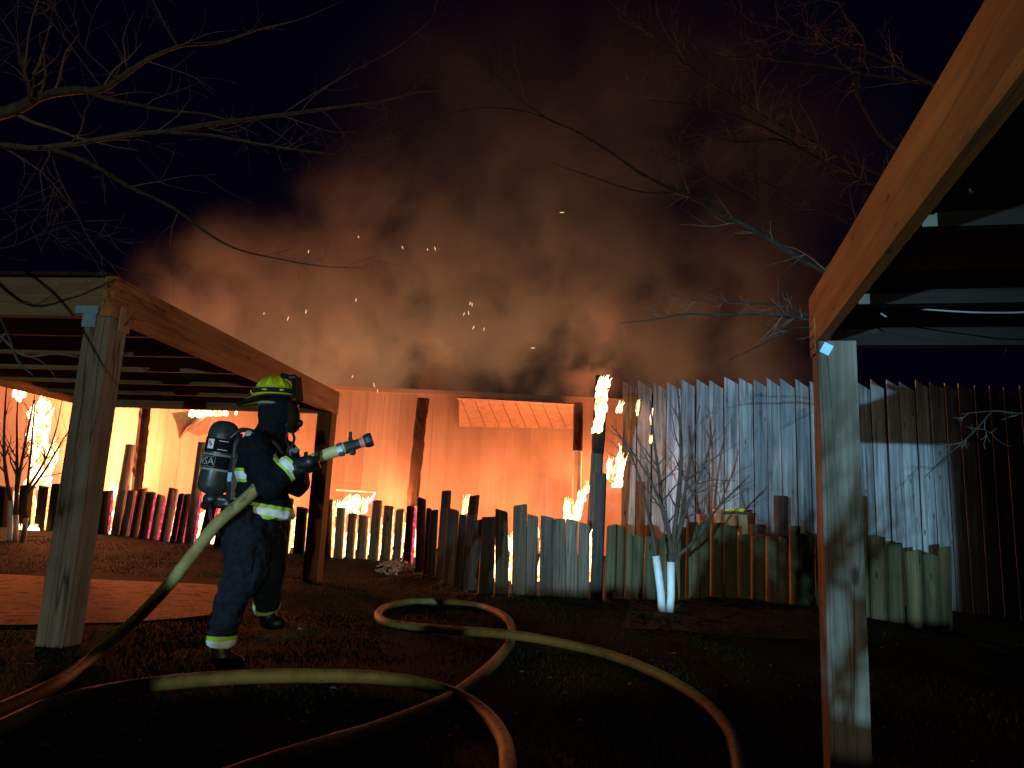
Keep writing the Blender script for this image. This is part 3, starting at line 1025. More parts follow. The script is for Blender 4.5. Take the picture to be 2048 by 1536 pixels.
beam(tL, 'front_beam', nl - SIDE * (WdL + 0.0) - DIR * 0.045, nl + SIDE * 0.008 - DIR * 0.045, ZB + 0.004, 0.28, 0.08, M['cross'])
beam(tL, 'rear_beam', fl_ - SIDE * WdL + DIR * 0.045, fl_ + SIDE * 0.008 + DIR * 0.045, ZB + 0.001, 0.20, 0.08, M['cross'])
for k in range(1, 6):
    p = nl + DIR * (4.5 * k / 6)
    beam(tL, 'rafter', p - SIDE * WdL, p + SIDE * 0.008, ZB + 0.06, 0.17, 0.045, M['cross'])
for k in range(12):
    p = nl - SIDE * (WdL * (k + 0.5) / 12 - 0.03)
    beam(tL, 'roof_board', p - DIR * 0.12, p + DIR * 4.7, ZB + 0.295, 0.022, WdL / 12 - 0.008, M['deck'])
# joint hardware: blue lit strap at the near corner, plate with nails under the beam end
c_ = nl - DIR * 0.10
MB().box((c_.x - 0.06, c_.y + 0.003, ZB - 0.03), (0.10, 0.006, 0.10), RB).build('strap_plate', M['bluelit_steel'], tL)
MB().box((c_.x - 0.085, c_.y - 0.005 + 0.012, ZB + 0.045), (0.17, 0.012, 0.055), RB).build('strap_plate', M['bluelit_steel'], tL)
j_ = nl + SIDE * 0.104 + DIR * 0.05
MB().box((j_.x, j_.y, ZB + 0.01), (0.008, 0.12, 0.17), RB).build('joint_plate', M['crate'], tL)
for q_ in range(2):
    MB().tube([V((j_.x + 0.012, j_.y - 0.04 + 0.05 * q_, ZB - 0.03)), V((j_.x + 0.016, j_.y + 0.04 + 0.05 * q_, ZB + 0.06))], 0.004, 5).build('nail', M['steel'], tL)

# right pergola
DIR, SIDE, RB = frame_dirs(ANG_R)
BEAMDIR_ANGLE = ANG_R
QN = at(1667, 690, 4.0)
ZR = QN.z
qr = V((QN.x, QN.y, 0))
tR = thing('pergola', (QN.x + 1.5, QN.y - 2, -0.3), 'near right timber pergola whose orange beam runs overhead past the viewer', 'pergola')
WdR, LR = 3.3, 5.0
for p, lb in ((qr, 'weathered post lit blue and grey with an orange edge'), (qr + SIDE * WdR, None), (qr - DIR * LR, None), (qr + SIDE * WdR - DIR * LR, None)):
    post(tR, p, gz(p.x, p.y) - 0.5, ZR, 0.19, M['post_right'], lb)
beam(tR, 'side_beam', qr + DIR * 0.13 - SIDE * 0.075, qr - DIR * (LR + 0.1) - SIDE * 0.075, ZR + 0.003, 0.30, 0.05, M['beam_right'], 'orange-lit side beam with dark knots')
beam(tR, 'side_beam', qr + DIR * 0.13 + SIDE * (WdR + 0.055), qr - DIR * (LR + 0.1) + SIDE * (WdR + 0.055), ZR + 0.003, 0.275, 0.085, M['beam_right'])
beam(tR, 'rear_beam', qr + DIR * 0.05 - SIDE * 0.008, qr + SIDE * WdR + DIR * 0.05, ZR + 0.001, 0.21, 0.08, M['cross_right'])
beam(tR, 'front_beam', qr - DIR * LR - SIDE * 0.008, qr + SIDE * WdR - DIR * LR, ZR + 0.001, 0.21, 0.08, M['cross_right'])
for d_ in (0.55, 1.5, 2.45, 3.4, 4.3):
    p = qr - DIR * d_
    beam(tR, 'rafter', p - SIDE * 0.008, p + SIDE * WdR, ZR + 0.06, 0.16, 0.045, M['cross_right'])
    if d_ < 2:
        MB().box((p.x + 0.022, p.y - 0.03, ZR + 0.085), (0.05, 0.006, 0.05), RB).build('rafter_hanger', M['bluelit_steel'], tR)
for k in range(12):
    p = qr + SIDE * (WdR * (k + 0.5) / 12 - 0.03)
    beam(tR, 'roof_board', p + DIR * 0.14, p - DIR * (LR + 0.12), ZR + 0.285, 0.022, WdR / 12 - 0.008, M['deck'])
# nailed plate on beam end, tag, gutter strip, hook with ring
e_ = qr - SIDE * 0.102 + DIR * 0.02
pl = MB().box((e_.x, e_.y, ZR + 0.045), (0.006, 0.14, 0.20), RB).build('joint_plate', M['beam_right'], tR)
for a_ in (-0.045, 0, 0.045):
    for b_ in (-0.06, 0.0, 0.06):
        MB().ball((e_.x - 0.005 + a_ * math.sin(BEAMDIR_ANGLE), e_.y + a_, ZR + 0.045 + b_), 0.006, nu=6, nv=4).build('nail_head', M['rubber'], pl)
tg = qr - DIR * 0.098 - SIDE * 0.055
MB().box((tg.x, tg.y, ZR - 0.045), (0.05, 0.004, 0.06), RB @ Matrix.Rotation(0.5, 3, 'Y')).build('tag', M['bluelit_steel'], tR)
mb = MB()
wp = qr - SIDE * 0.09
mb.tube([wp + V((0.0, -0.05, ZR - 0.005)), wp + V((-0.02, -0.09, ZR - 0.03)), wp + V((-0.03, -0.07, ZR - 0.06)), wp + V((-0.025, 0.0, ZR - 0.05))], 0.006, 6)
mb.build('wire_loop', M['rubber'], tR)
hk = at(1938, 352, 2.3)
h = MB()
h.tube([hk + V((0, 0, 0.06)), hk + V((0, 0, 0.02))], 0.006, 7)
for r_, cz, cx in ((0.022, -0.005, 0.0), (0.024, -0.035, 0.003)):
    ring = [hk + V((cx + r_ * 0.6 * math.cos(a * PI / 6), r_ * 0.5 * math.cos(a * PI / 6), cz + r_ * math.sin(a * PI / 6))) for a in range(13)]
    h.tube(ring, 0.005, 6)
h.build('hook', M['steel'], tR)
cb = MB()
cpts = spline([tuple(at(1773, 634, 3.6)), tuple(at(1762, 626, 3.6)), tuple(at(1770, 618, 3.6)), tuple(at(1800, 615, 3.55)), tuple(at(1880, 621, 3.45)), tuple(at(1960, 625, 3.35)), tuple(at(2060, 624, 3.2)), tuple(at(2200, 610, 3.0))], 6)
cb.tube([V(p) for p in cpts], 0.0045, 6)
tag(cb.build('hanging_cable', M['cable'], smooth=True), 'thin pale cable with curled end strung under the right pergola', 'cable')

# ------------------------------------------------------------------ things behind and before the right logs
cr = thing('planter_stand', at(1470, 1062, 12.0), 'small pine stand with splayed legs behind the right logs', 'stand')
Yc = 12.0
k_ = Yc / F


def slab(u0, u1, v0, v1, Y, depth, mat, name, parent, tilt=0.0):
    a, b = at(u0, v0, Y), at(u1, v1, Y)
    c = (a + b) / 2
    return MB().box((c.x, c.y + depth / 2, c.z), (abs(b.x - a.x), depth, abs(a.z - b.z)), Matrix.Rotation(tilt, 3, 'Y')).build(name, mat, parent)


slab(1452, 1498, 1022, 1029, Yc, 0.28, M['log'], 'stand_top', cr)
slab(1449, 1470, 1029, 1060, Yc + 0.02, 0.24, M['crate'], 'leg', cr, 0.0)
slab(1478, 1496, 1029, 1078, Yc + 0.02, 0.24, M['crate'], 'leg', cr, -0.04)
gl = MB()
for _ in range(9):
    p = at(random.uniform(1456, 1490), random.uniform(1018, 1022), Yc)
    gl.ball(p + V((0, 0.08 + random.uniform(-0.05, 0.05), 0)), (0.05, 0.04, 0.022), nu=8, nv=5)
tag(gl.build('work_gloves', M['yellow'], smooth=True), 'crumpled yellow gloves lying on the small pine stand', 'gloves')
for (u, v0, v1, w0, w1, lb) in ((1437, 1020, 1048, 20, 14, 'tapered brown pot beside the pine stand'), (1408, 1030, 1050, 25, 19, 'round brown pot left of the pine stand behind logs')):
    a, b = at(u, v1 + 12, 12.1), at(u, v0, 12.1)
    pt = thing('plant_pot', a, lb, 'pot', 'brown pots behind the logs')
    MB().tube([a, b], [w1 * k_ / 2, w0 * k_ / 2], 14).build('pot_body', M['bucket'], pt, smooth=False)
    MB().tube([b - V((0, 0, 0.03)), b + V((0, 0, 0.012))], [w0 * k_ / 2 + 0.012] * 2, 14).build('pot_rim', M['bucket'], pt)


def rock(u, v, rx, ry, rz_, label, mat='stone', sink=0.3):
    p = G(u, v)
    me = bpy.data.meshes.new('rock')
    bm = bmesh.new()
    bmesh.ops.create_icosphere(bm, subdivisions=3, radius=1)
    for vv in bm.verts:
        d = 1 + 0.35 * noise.noise(vv.co * 1.3 + V((u, v, 0))) + 0.12 * noise.noise(vv.co * 4 + V((u, 0, v)))
        vv.co = V((vv.co.x * rx * d, vv.co.y * ry * d, vv.co.z * rz_ * d + rz_ * (1 - sink)))
    bm.to_mesh(me)
    bm.free()
    me.materials.append(M[mat])
    return tag(link('rock', me, None, p), label, 'rock', 'rocks round the sapling')


rock(1364, 1226, 0.10, 0.09, 0.07, 'low grey rock right of the white trunk guards')
rock(1290, 1238, 0.08, 0.07, 0.045, 'flat little dark rock left of the white trunk guards')
# ash heap
mb = MB()
for _ in range(150):
    u = min(822, max(758, random.gauss(792, 17)))
    p = G(u, random.uniform(1128, 1150) - 6 * (u > 795), 0.02)
    p.z += random.uniform(0, 0.09)
    R = Quaternion((0, 0, 1), random.uniform(0, 6.3)).to_matrix() @ Quaternion((0, 1, 0), random.uniform(-0.7, 0.7)).to_matrix()
    mb.box(p, (random.uniform(0.05, 0.2), random.uniform(0.012, 0.03), random.uniform(0.01, 0.025)), R)
structure(mb.build('ash', M['ash']), 'stuff', 'heap of pale ash and burnt sticks at the foot of the logs')

# ------------------------------------------------------------------ flames


def tongue(mb, base, h, r, lean=0.0, n=7):
    pts, rad = [], []
    ph = random.uniform(0, 6)
    k = 8
    for i in range(k + 1):
        t = i / k
        w = 0.5 * r * math.sin(ph + 4 * t) * t
        pts.append(base + V((w + lean * h * t * t, 0.3 * r * math.cos(ph + 5 * t) * t, h * t)))
        rad.append(r * (0.30 + 0.9 * math.sin(PI * min(1, t * 1.05 + 0.14)) ** 1.2) * (1 - t) ** 0.55 + 0.003)
    mb.tube(pts, rad, n, jit=0.2)


def flames(label, spec, group=None):
    """spec: list of (u0, u1, v_base, v_top, Y, count, width px[, tongue height px])"""
    mb = MB()
    for sp in spec:
        (u0, u1, vb, vt, Y, n, wpx) = sp[:7]
        cap = sp[7] if len(sp) > 7 else 46
        H = vb - vt
        for i in range(n):
            u = random.uniform(u0, u1)
            hpx = min(H, cap) * random.uniform(0.6, 1.0)
            v0 = vb - random.uniform(0, 1) * max(0, H - hpx)
            b = at(u, v0, Y + random.uniform(-0.1, 0.1))
            tongue(mb, b, hpx / F * Y, wpx / F * Y / 2 * random.uniform(0.6, 1.1), random.uniform(-0.15, 0.35))
    o = mb.build('flame', M['flame'], smooth=True)
    return tag(o, label, 'flame', group)


FG = 'flames of the burning building'
flames('tallest sheet of flame climbing behind the left sapling with white guards', [(72, 108, 980, 868, 17.6, 30, 20), (60, 94, 900, 780, 17.6, 26, 16), (50, 105, 980, 945, 17.5, 14, 14), (58, 72, 960, 840, 17.6, 10, 10)], FG)
flames('small fire hanging at the top left of the tallest flame', [(28, 46, 808, 762, 17.6, 12, 11, 26)], FG)
flames('low flame licking the soil at the foot of the far left logs', [(34, 76, 1067, 1048, 16.3, 14, 9)], FG)
flames('small fire between the near pergola post and the tall leaning log', [(214, 234, 1003, 958, 16.9, 10, 11)], FG)
flames('ragged fire along the crumpled sheet under the pergola roof', [(366, 416, 836, 812, 17.4, 14, 9), (414, 472, 833, 813, 17.4, 12, 8)], FG)
flames('bright fire below the glowing shelf bar right of the pergola post', [(682, 728, 1030, 988, 16.2, 16, 14), (662, 684, 1034, 1000, 16.2, 6, 10)], FG)
flames('single tongue of fire between two tall dark logs at centre', [(926, 936, 1030, 988, 12.5, 5, 9)], FG)
flames('ring of fire above the flat planks left of the burning post', [(1126, 1138, 1044, 990, 13.5, 9, 8), (1146, 1158, 1044, 992, 13.5, 9, 8), (1126, 1160, 1046, 1018, 13.5, 9, 12)], FG)
flames('small fire floating between the ring of fire and the burning post', [(1156, 1168, 1004, 978, 13.5, 7, 9), (1166, 1186, 988, 960, 13.5, 7, 9)], FG)
flames('fire wrapped in stripes round the top of the leaning burning post', [(1184 + 1.4 * i, 1206 + 1.4 * i, 868 - 11 * i, 838 - 11 * i, 11.1, 5, 9, 30) for i in range(9)] + [(1198, 1218, 776, 748, 11.1, 6, 9)], FG)
flames('curling fire on the edge of the board fence right of the burning post', [(1215, 1228, 972, 905, 13.4, 8, 7), (1232, 1245, 962, 886, 13.4, 10, 8), (1218, 1244, 976, 948, 13.4, 8, 8)], FG)
flames('small flame on the scorched edge of the first grey board', [(1233, 1247, 826, 800, 13.9, 7, 6)], FG)
flames('pointed flame in the joint after the first scorched board', [(1272, 1276, 832, 796, 14.05, 4, 4)], FG)
flames('upper slim flame in the joint after the second scorched board', [(1301, 1304, 850, 815, 14.05, 4, 4)], FG)
flames('lower slim flame in the joint after the second scorched board', [(1299, 1302, 888, 866, 14.05, 4, 5)], FG)
# ground fire seen through the fence gaps
flames('ground fire burning behind the leftmost far logs, left of the near pergola post', [(-30, 160, 1062, 985, 17.3, 50, 26)], FG)
flames('ground fire burning behind the pink-edged logs right of the near pergola post', [(160, 420, 1078, 1010, 16.6, 60, 24)], FG)
flames('ground fire burning behind the logs hidden by the firefighter', [(420, 640, 1100, 1030, 15.6, 48, 26)], FG)
flames('line of ground fire burning behind the middle row of grey logs', [(640, 830, 1116, 1045, 14.6, 36, 20)], FG)
flames('tallest ground fire shining through the wide gap between flat planks', [(1016, 1030, 1180, 1062, 10.75, 16, 8)], FG)
flames('thin ground fire shining through the narrow gap right of the tallest flat plank', [(1076, 1082, 1165, 1045, 10.8, 9, 5)], FG)
flames('thin ground fire left of the tall dark log below the burning post', [(1178, 1184, 1175, 1050, 10.9, 9, 5)], FG)
flames('faint ground fire in the gap before the wide gap between flat planks', [(987, 992, 1165, 1080, 10.8, 6, 4)], FG)

# sparks above the wall
sp_px = [(717, 474), (805, 495), (855, 499), (870, 497), (617, 503), (1124, 425), (712, 600), (612, 623), (576, 637), (528, 627), (940, 607), (937, 626), (928, 628),
         (947, 655), (968, 658), (705, 753), (748, 770), (1066, 696), (755, 782), (944, 609)]
for u, v in sp_px:
    Y = 17.0
    p = at(u, v, Y)
    d = V((random.uniform(-0.6, 0.6), 0, 1)).normalized()
    if u > 1050:
        d = V((1, 0, 0.1))
    L = random.uniform(0.025, 0.055)
    o = MB().tube([p - d * L, p, p + d * L], [0.005, 0.010, 0.004], 5).build('spark', M['spark'])
    tag(o, 'tiny pale spark floating in the smoke above the burning wall', 'spark', 'sparks floating above the burning wall')


# ------------------------------------------------------------------ smoke


def smoke_mat(name, dims, dens, freq, lo, hi, color, seed, core=0.15):
    m, nt, b = newmat(name)
    nt.nodes.remove(b)
    tc = nt.nodes.new('ShaderNodeTexCoord')
    ln = nt.nodes.new('ShaderNodeVectorMath')
    ln.operation = 'LENGTH'
    nt.links.new(tc.outputs['Object'], ln.inputs[0])
    mr = nt.nodes.new('ShaderNodeMapRange')
    mr.interpolation_type = 'SMOOTHSTEP'
    mr.inputs[1].default_value = 0.97
    mr.inputs[2].default_value = core
    nt.links.new(ln.outputs['Value'], mr.inputs[0])
    mp = nt.nodes.new('ShaderNodeMapping')
    mp.inputs['Scale'].default_value = (dims[0] * freq, dims[1] * freq, dims[2] * freq * 0.85)
    mp.inputs['Location'].default_value = (seed * 3.1, seed * 1.7, seed * 2.3)
    nt.links.new(tc.outputs['Object'], mp.inputs['Vector'])
    f = noise_n(nt, mp.outputs[0], 1.0, 6, 0.58, 0.35)
    m2 = nt.nodes.new('ShaderNodeMapRange')
    m2.interpolation_type = 'SMOOTHSTEP'
    m2.inputs[1].default_value = lo
    m2.inputs[2].default_value = hi
    nt.links.new(f, m2.inputs[0])
    a = nt.nodes.new('ShaderNodeMath'); a.operation = 'MULTIPLY'
    nt.links.new(mr.outputs[0], a.inputs[0]); nt.links.new(m2.outputs[0], a.inputs[1])
    d = nt.nodes.new('ShaderNodeMath'); d.operation = 'MULTIPLY'; d.inputs[1].default_value = dens
    nt.links.new(a.outputs[0], d.inputs[0])
    pv = nt.nodes.new('ShaderNodeVolumePrincipled')
    pv.inputs['Color'].default_value = (*color, 1)
    pv.inputs['Anisotropy'].default_value = 0.0
    nt.links.new(d.outputs[0], pv.inputs['Density'])
    nt.links.new(pv.outputs[0], nt.nodes['Material Output'].inputs['Volume'])
    return m


ico = bmesh.new()
bmesh.ops.create_icosphere(ico, subdivisions=3, radius=1)


def plume(u, v, Y, rx, ry, rz_, dens, freq, lo, hi, color, label, tilt=0.0, core=0.15):
    me = bpy.data.meshes.new('smoke_plume')
    ico.to_mesh(me)
    me.polygons.foreach_set('use_smooth', [True] * len(me.polygons))
    me.materials.append(smoke_mat('smoke_' + str(int(u)), (rx, ry, rz_), dens, freq, lo, hi, color, u * 0.013, core))
    o = bpy.data.objects.new('smoke', me)
    COL.objects.link(o)
    o.location = at(u, v, Y)
    o.scale = (rx, ry, rz_)
    o.rotation_euler = (0, tilt, 0)
    WL[o.name] = o.location.copy()
    return structure(o, 'stuff', label)


SC = (0.54, 0.50, 0.47)
plume(520, 640, 21.0, 4.6, 2.4, 4.0, 0.60, 0.55, 0.36, 0.66, SC, 'brown smoke rolling up behind the left pergola', 0.25)
plume(760, 560, 21.5, 4.6, 2.6, 5.4, 0.62, 0.50, 0.38, 0.64, SC, 'tall brown smoke column above the middle of the burning wall', 0.18)
plume(1070, 540, 22.0, 4.8, 2.6, 6.2, 0.45, 0.48, 0.37, 0.66, SC, 'broad brown smoke above the awning', 0.25)
plume(1400, 640, 21.5, 5.4, 2.4, 4.6, 0.24, 0.50, 0.36, 0.68, SC, 'thin brown smoke drifting over the board fence')
plume(1240, 260, 25.0, 12.5, 3.0, 8.5, 0.15, 0.28, 0.28, 0.70, SC, 'faint smoke haze high in the night sky')
plume(1190, 705, 15.5, 0.9, 0.7, 1.7, 1.1, 1.5, 0.42, 0.60, (0.8, 0.76, 0.76), 'pale smoke wisp curling off the burning post', 0.1)
plume(660, 735, 18.3, 1.5, 0.6, 2.0, 0.9, 1.2, 0.42, 0.62, (0.62, 0.55, 0.47), 'pale smoke puff beside the pergola beam', 0.2)
plume(885, 745, 18.3, 1.2, 0.6, 2.0, 0.9, 1.2, 0.43, 0.62, (0.62, 0.55, 0.47), 'narrow smoke wisp rising over the charred centre post', 0.1)
plume(1000, 960, 17.6, 4.2, 0.9, 1.9, 1.7, 0.60, 0.34, 0.68, (0.85, 0.72, 0.55), 'thin orange smoke hanging before the lower burning wall')
plume(420, 930, 17.6, 4.2, 0.8, 1.7, 1.3, 0.60, 0.34, 0.68, (0.85, 0.72, 0.55), 'thin orange smoke hanging behind the firefighter')

# ------------------------------------------------------------------ bare trees


def twig_tree(mb, p, d, L, r, depth, droop=0.0, spread=0.7, n=7, branch=3):
    d = d.normalized()
    pts, rad = [p], [r]
    cur = p.copy()
    dd = d.copy()
    curl = V((random.gauss(0, 0.05), random.gauss(0, 0.05), random.gauss(0.02, 0.06)))
    for i in range(n):
        dd = (dd + curl + V((random.gauss(0, 0.13), random.gauss(0, 0.13), random.gauss(0, 0.11) + droop))).normalized()
        cur = cur + dd * (L / n)
        pts.append(cur.copy())
        rad.append(max(r * (1 - 0.85 * (i + 1) / n), 0.0009))
    mb.tube(pts, rad, 4 if r < 0.012 else 6, cap=False)
    if depth > 0:
        for _ in range(branch):
            i = random.randint(1, n - 1)
            side = V((random.gauss(0, 1), random.gauss(0, 1), random.gauss(0, 1))).cross(dd).normalized()
            nd = (pts[i] - pts[i - 1]).normalized() * (1 - 0.35 * spread) + side * spread
            twig_tree(mb, pts[i], nd, L * random.uniform(0.3, 0.65), max(rad[i] * 0.6, 0.0012), depth - 1, droop, spread, max(4, n - 1), max(1, branch - 1))


def limb(tree, crown, path, twigs, tl=0.6, depth=1, droop=0.0, spread=0.75):
    """path of (u, v, Y, radius px)"""
    sp_ = spline(path, 5)
    pts = [at(p[0], p[1], p[2]) for p in sp_]
    rad = [max(p[3] * 0.82, 0.4) / F * p[2] for p in sp_]
    MB().tube(pts, rad, 8, jit=0.06).build('limb', M['bark'] if tree is t1 else M['bark_dark'], tree, smooth=True)
    for _ in range(int(twigs * (0.62 if tree is t1 else 0.8))):
        i = random.randint(2, len(pts) - 2)
        d = (pts[i + 1] - pts[i - 1]).normalized()
        side = V((random.gauss(0, 1), random.gauss(0, 0.6), random.gauss(0, 1))).cross(d).normalized()
        nd = d * random.uniform(0.3, 1.0) + side * spread
        twig_tree(crown, pts[i], nd, tl * random.uniform(0.4, 1.2) * (1 - 0.3 * i / len(pts)), max(rad[i] * 0.38, 0.0017), depth, droop, 0.7, 6, 3)


tb = V((-5.6, 3.4, gz(-5.6, 3.4) - 0.2))
t1 = thing('bare_tree', tb, 'bare tree on the left whose leafless limbs reach across the upper left sky', 'tree')
MB().tube([tb, tb + V((0.15, 0.1, 1.2)), tb + V((0.5, 0.2, 2.3)), at(-420, 330, 4.2)], [0.17, 0.14, 0.13, 0.11], 12, jit=0.06).build('trunk', M['bark'], t1, smooth=True)
cr1 = MB()
random.seed(11)
limb(t1, cr1, [(-420, 330, 4.2, 26), (-150, 262, 4.2, 16), (20, 222, 4.2, 15), (80, 192, 4.2, 13), (150, 180, 4.25, 11), (205, 178, 4.3, 9), (290, 122, 4.4, 6), (360, 92, 4.5, 5), (440, 84, 4.6, 4), (520, 58, 4.7, 2.5), (600, 38, 4.8, 1.5), (690, 0, 4.9, 0.8)], 26, 0.7)
limb(t1, cr1, [(150, 180, 4.25, 6), (230, 200, 4.3, 4.5), (330, 220, 4.4, 4), (430, 232, 4.5, 2.5), (520, 272, 4.6, 1.5)], 9, 0.5)
limb(t1, cr1, [(-420, 330, 4.2, 22), (-200, 290, 4.0, 12), (0, 290, 3.9, 8), (70, 296, 3.9, 7.5), (160, 285, 3.95, 7), (250, 270, 4.0, 6.5), (330, 262, 4.1, 6), (430, 246, 4.2, 6), (560, 230, 4.3, 5), (660, 216, 4.4, 4), (760, 203, 4.5, 3), (840, 184, 4.6, 2), (930, 184, 4.7, 1.3), (985, 182, 4.8, 0.8)], 26, 0.6)
limb(t1, cr1, [(330, 264, 4.1, 4), (420, 270, 4.15, 4), (520, 288, 4.2, 3.5), (600, 300, 4.3, 3), (680, 310, 4.4, 2.5), (760, 310, 4.5, 1.6), (830, 306, 4.6, 1.2), (890, 298, 4.7, 0.8)], 12, 0.45)
limb(t1, cr1, [(80, 296, 3.9, 6), (130, 306, 3.8, 6), (190, 332, 3.8, 5.5), (260, 374, 3.8, 4.5), (340, 412, 3.8, 4), (420, 470, 3.85, 3.2), (480, 500, 3.9, 2.4), (560, 518, 3.95, 1.5), (640, 532, 4.0, 1.2), (724, 536, 4.05, 0.8)], 14, 0.5)
limb(t1, cr1, [(100, 300, 3.9, 3), (120, 360, 3.8, 3), (150, 420, 3.8, 2.5), (180, 480, 3.8, 2), (222, 528, 3.8, 1.4), (300, 550, 3.8, 0.9)], 12, 0.45)
limb(t1, cr1, [(-300, 320, 4.0, 8), (-120, 420, 3.4, 5), (0, 635, 3.2, 3.5), (35, 720, 3.2, 3), (66, 750, 3.2, 2)], 5, 0.22)
limb(t1, cr1, [(0, 670, 3.2, 3), (30, 700, 3.2, 3), (60, 713, 3.2, 2.6), (110, 708, 3.2, 1.8), (166, 716, 3.2, 1)], 3, 0.12)
limb(t1, cr1, [(205, 178, 4.3, 3), (140, 90, 4.3, 2.5), (100, 40, 4.3, 2), (60, -10, 4.3, 1.5)], 9, 0.5)
limb(t1, cr1, [(355, 92, 4.5, 2.5), (330, 50, 4.5, 2), (310, 10, 4.5, 1.6), (290, -40, 4.5, 1)], 8, 0.45)
limb(t1, cr1, [(235, 160, 4.3, 2.2), (180, 110, 4.2, 2), (130, 50, 4.2, 1.6), (90, -10, 4.2, 1.2)], 6, 0.45)
limb(t1, cr1, [(60, 195, 4.2, 3), (45, 130, 4.1, 3), (30, 80, 4.1, 2.2), (-10, 20, 4.1, 1.4)], 7, 0.5)
limb(t1, cr1, [(-300, 320, 4.0, 8), (-120, 500, 3.9, 5), (10, 495, 3.9, 2.5), (80, 470, 3.9, 2.2), (160, 445, 3.9, 1.6), (240, 440, 3.9, 1.0)], 14, 0.45)
limb(t1, cr1, [(560, 230, 4.3, 2.2), (640, 180, 4.4, 2), (720, 135, 4.5, 1.8), (790, 98, 4.5, 1.4), (860, 40, 4.6, 1.0), (872, 0, 4.6, 0.6)], 5, 0.3)
structure(cr1.build('twigs', M['twig'], t1), 'stuff')

tb = V((5.6, 5.9, gz(5.6, 5.9) - 0.3))
t2 = thing('bare_tree', tb, 'bare tree behind the right pergola with fine twigs lit orange from below', 'tree')
MB().tube([tb, tb + V((0.0, 0.1, 1.4)), at(2130, 640, 6.0), at(2110, 300, 6.1)], [0.2, 0.17, 0.15, 0.10], 12, jit=0.06).build('trunk', M['bark'], t2, smooth=True)
cr2 = MB()
random.seed(5)
limb(t2, cr2, [(2130, 640, 6.0, 18), (1900, 620, 6.0, 12), (1720, 570, 6.0, 9), (1640, 538, 6.0, 7.5), (1560, 492, 6.0, 7), (1500, 456, 6.0, 6.5), (1440, 426, 6.0, 6), (1380, 392, 6.0, 5.5), (1330, 372, 6.0, 5), (1280, 346, 6.0, 4.5), (1220, 304, 6.0, 4), (1150, 262, 6.0, 3.5), (1100, 240, 6.0, 3), (1040, 200, 6.0, 2.5), (990, 150, 6.0, 2), (940, 112, 6.0, 1.6), (880, 90, 6.0, 1.2), (850, 66, 6.0, 0.8)], 26, 0.55, 1, -0.01)
limb(t2, cr2, [(1350, 384, 6.0, 3), (1300, 386, 5.95, 2.5), (1250, 376, 5.9, 2), (1180, 352, 5.9, 1.5), (1100, 325, 5.9, 1)], 8, 0.35, 1, -0.05)
limb(t2, cr2, [(1150, 262, 6.0, 2), (1080, 232, 6.0, 1.8), (1020, 218, 6.0, 1.5), (960, 216, 6.0, 1.1), (893, 228, 6.0, 0.7)], 10, 0.3, 1, -0.05)
limb(t2, cr2, [(1520, 466, 6.0, 2), (1514, 400, 6.0, 2), (1512, 330, 6.0, 1.8), (1514, 260, 6.0, 1.4)], 8, 0.35)
limb(t2, cr2, [(1500, 400, 6.0, 1.6), (1440, 368, 6.0, 1.5), (1380, 330, 6.0, 1.2), (1300, 300, 6.0, 0.8)], 7, 0.4)
limb(t2, cr2, [(2110, 300, 6.1, 12), (1980, 230, 6.2, 8), (1886, 180, 6.3, 5), (1820, 146, 6.3, 4.5), (1755, 112, 6.3, 3.5), (1690, 92, 6.3, 2.8), (1620, 80, 6.3, 2.2), (1540, 52, 6.3, 1.5), (1500, 46, 6.3, 1.0)], 30, 0.6, 2)
limb(t2, cr2, [(1755, 116, 6.3, 3), (1690, 140, 6.3, 3), (1620, 152, 6.3, 2.5), (1550, 172, 6.3, 1.8), (1536, 190, 6.3, 1)], 9, 0.4)
limb(t2, cr2, [(2110, 330, 6.1, 10), (1900, 330, 6.4, 6), (1780, 290, 6.5, 4), (1720, 200, 6.5, 4), (1714, 170, 6.5, 3.5), (1730, 90, 6.5, 3), (1690, 30, 6.5, 2.5), (1660, -30, 6.5, 2)], 16, 0.6, 2)
limb(t2, cr2, [(2110, 420, 6.1, 10), (1850, 380, 6.3, 6), (1720, 330, 6.4, 4.5), (1620, 280, 6.4, 4), (1540, 240, 6.4, 3.5), (1480, 200, 6.4, 3), (1400, 150, 6.4, 2.4), (1330, 90, 6.4, 1.6), (1290, 50, 6.4, 1)], 34, 0.7, 2)
limb(t2, cr2, [(2110, 450, 6.1, 10), (1850, 400, 6.2, 6), (1700, 350, 6.2, 4), (1640, 320, 6.2, 3.5), (1560, 280, 6.2, 3), (1480, 284, 6.2, 2.2), (1400, 268, 6.2, 1.6)], 24, 0.5, 2, -0.03)
limb(t2, cr2, [(1640, 320, 6.2, 3), (1540, 260, 6.1, 3), (1440, 222, 6.1, 2.6), (1350, 206, 6.1, 2), (1285, 200, 6.1, 1)], 26, 0.5, 2)
limb(t2, cr2, [(1860, 170, 6.3, 3), (1740, 150, 6.2, 3), (1640, 130, 6.2, 2.6), (1500, 118, 6.2, 2), (1400, 110, 6.2, 1.5), (1300, 102, 6.2, 0.8)], 22, 0.5, 2)
limb(t2, cr2, [(2110, 500, 6.1, 8), (1800, 480, 6.0, 4), (1640, 420, 6.0, 2.6), (1560, 380, 6.0, 2), (1500, 350, 6.0, 1.2)], 14, 0.4, 1)
limb(t2, cr2, [(2130, 660, 6.0, 12), (1850, 655, 5.6, 6), (1640, 642, 5.5, 3.6), (1580, 632, 5.5, 3.2), (1510, 628, 5.5, 2.8), (1440, 630, 5.5, 2.4), (1370, 628, 5.5, 2), (1300, 640, 5.5, 1.5), (1240, 646, 5.5, 0.9)], 16, 0.35, 1)
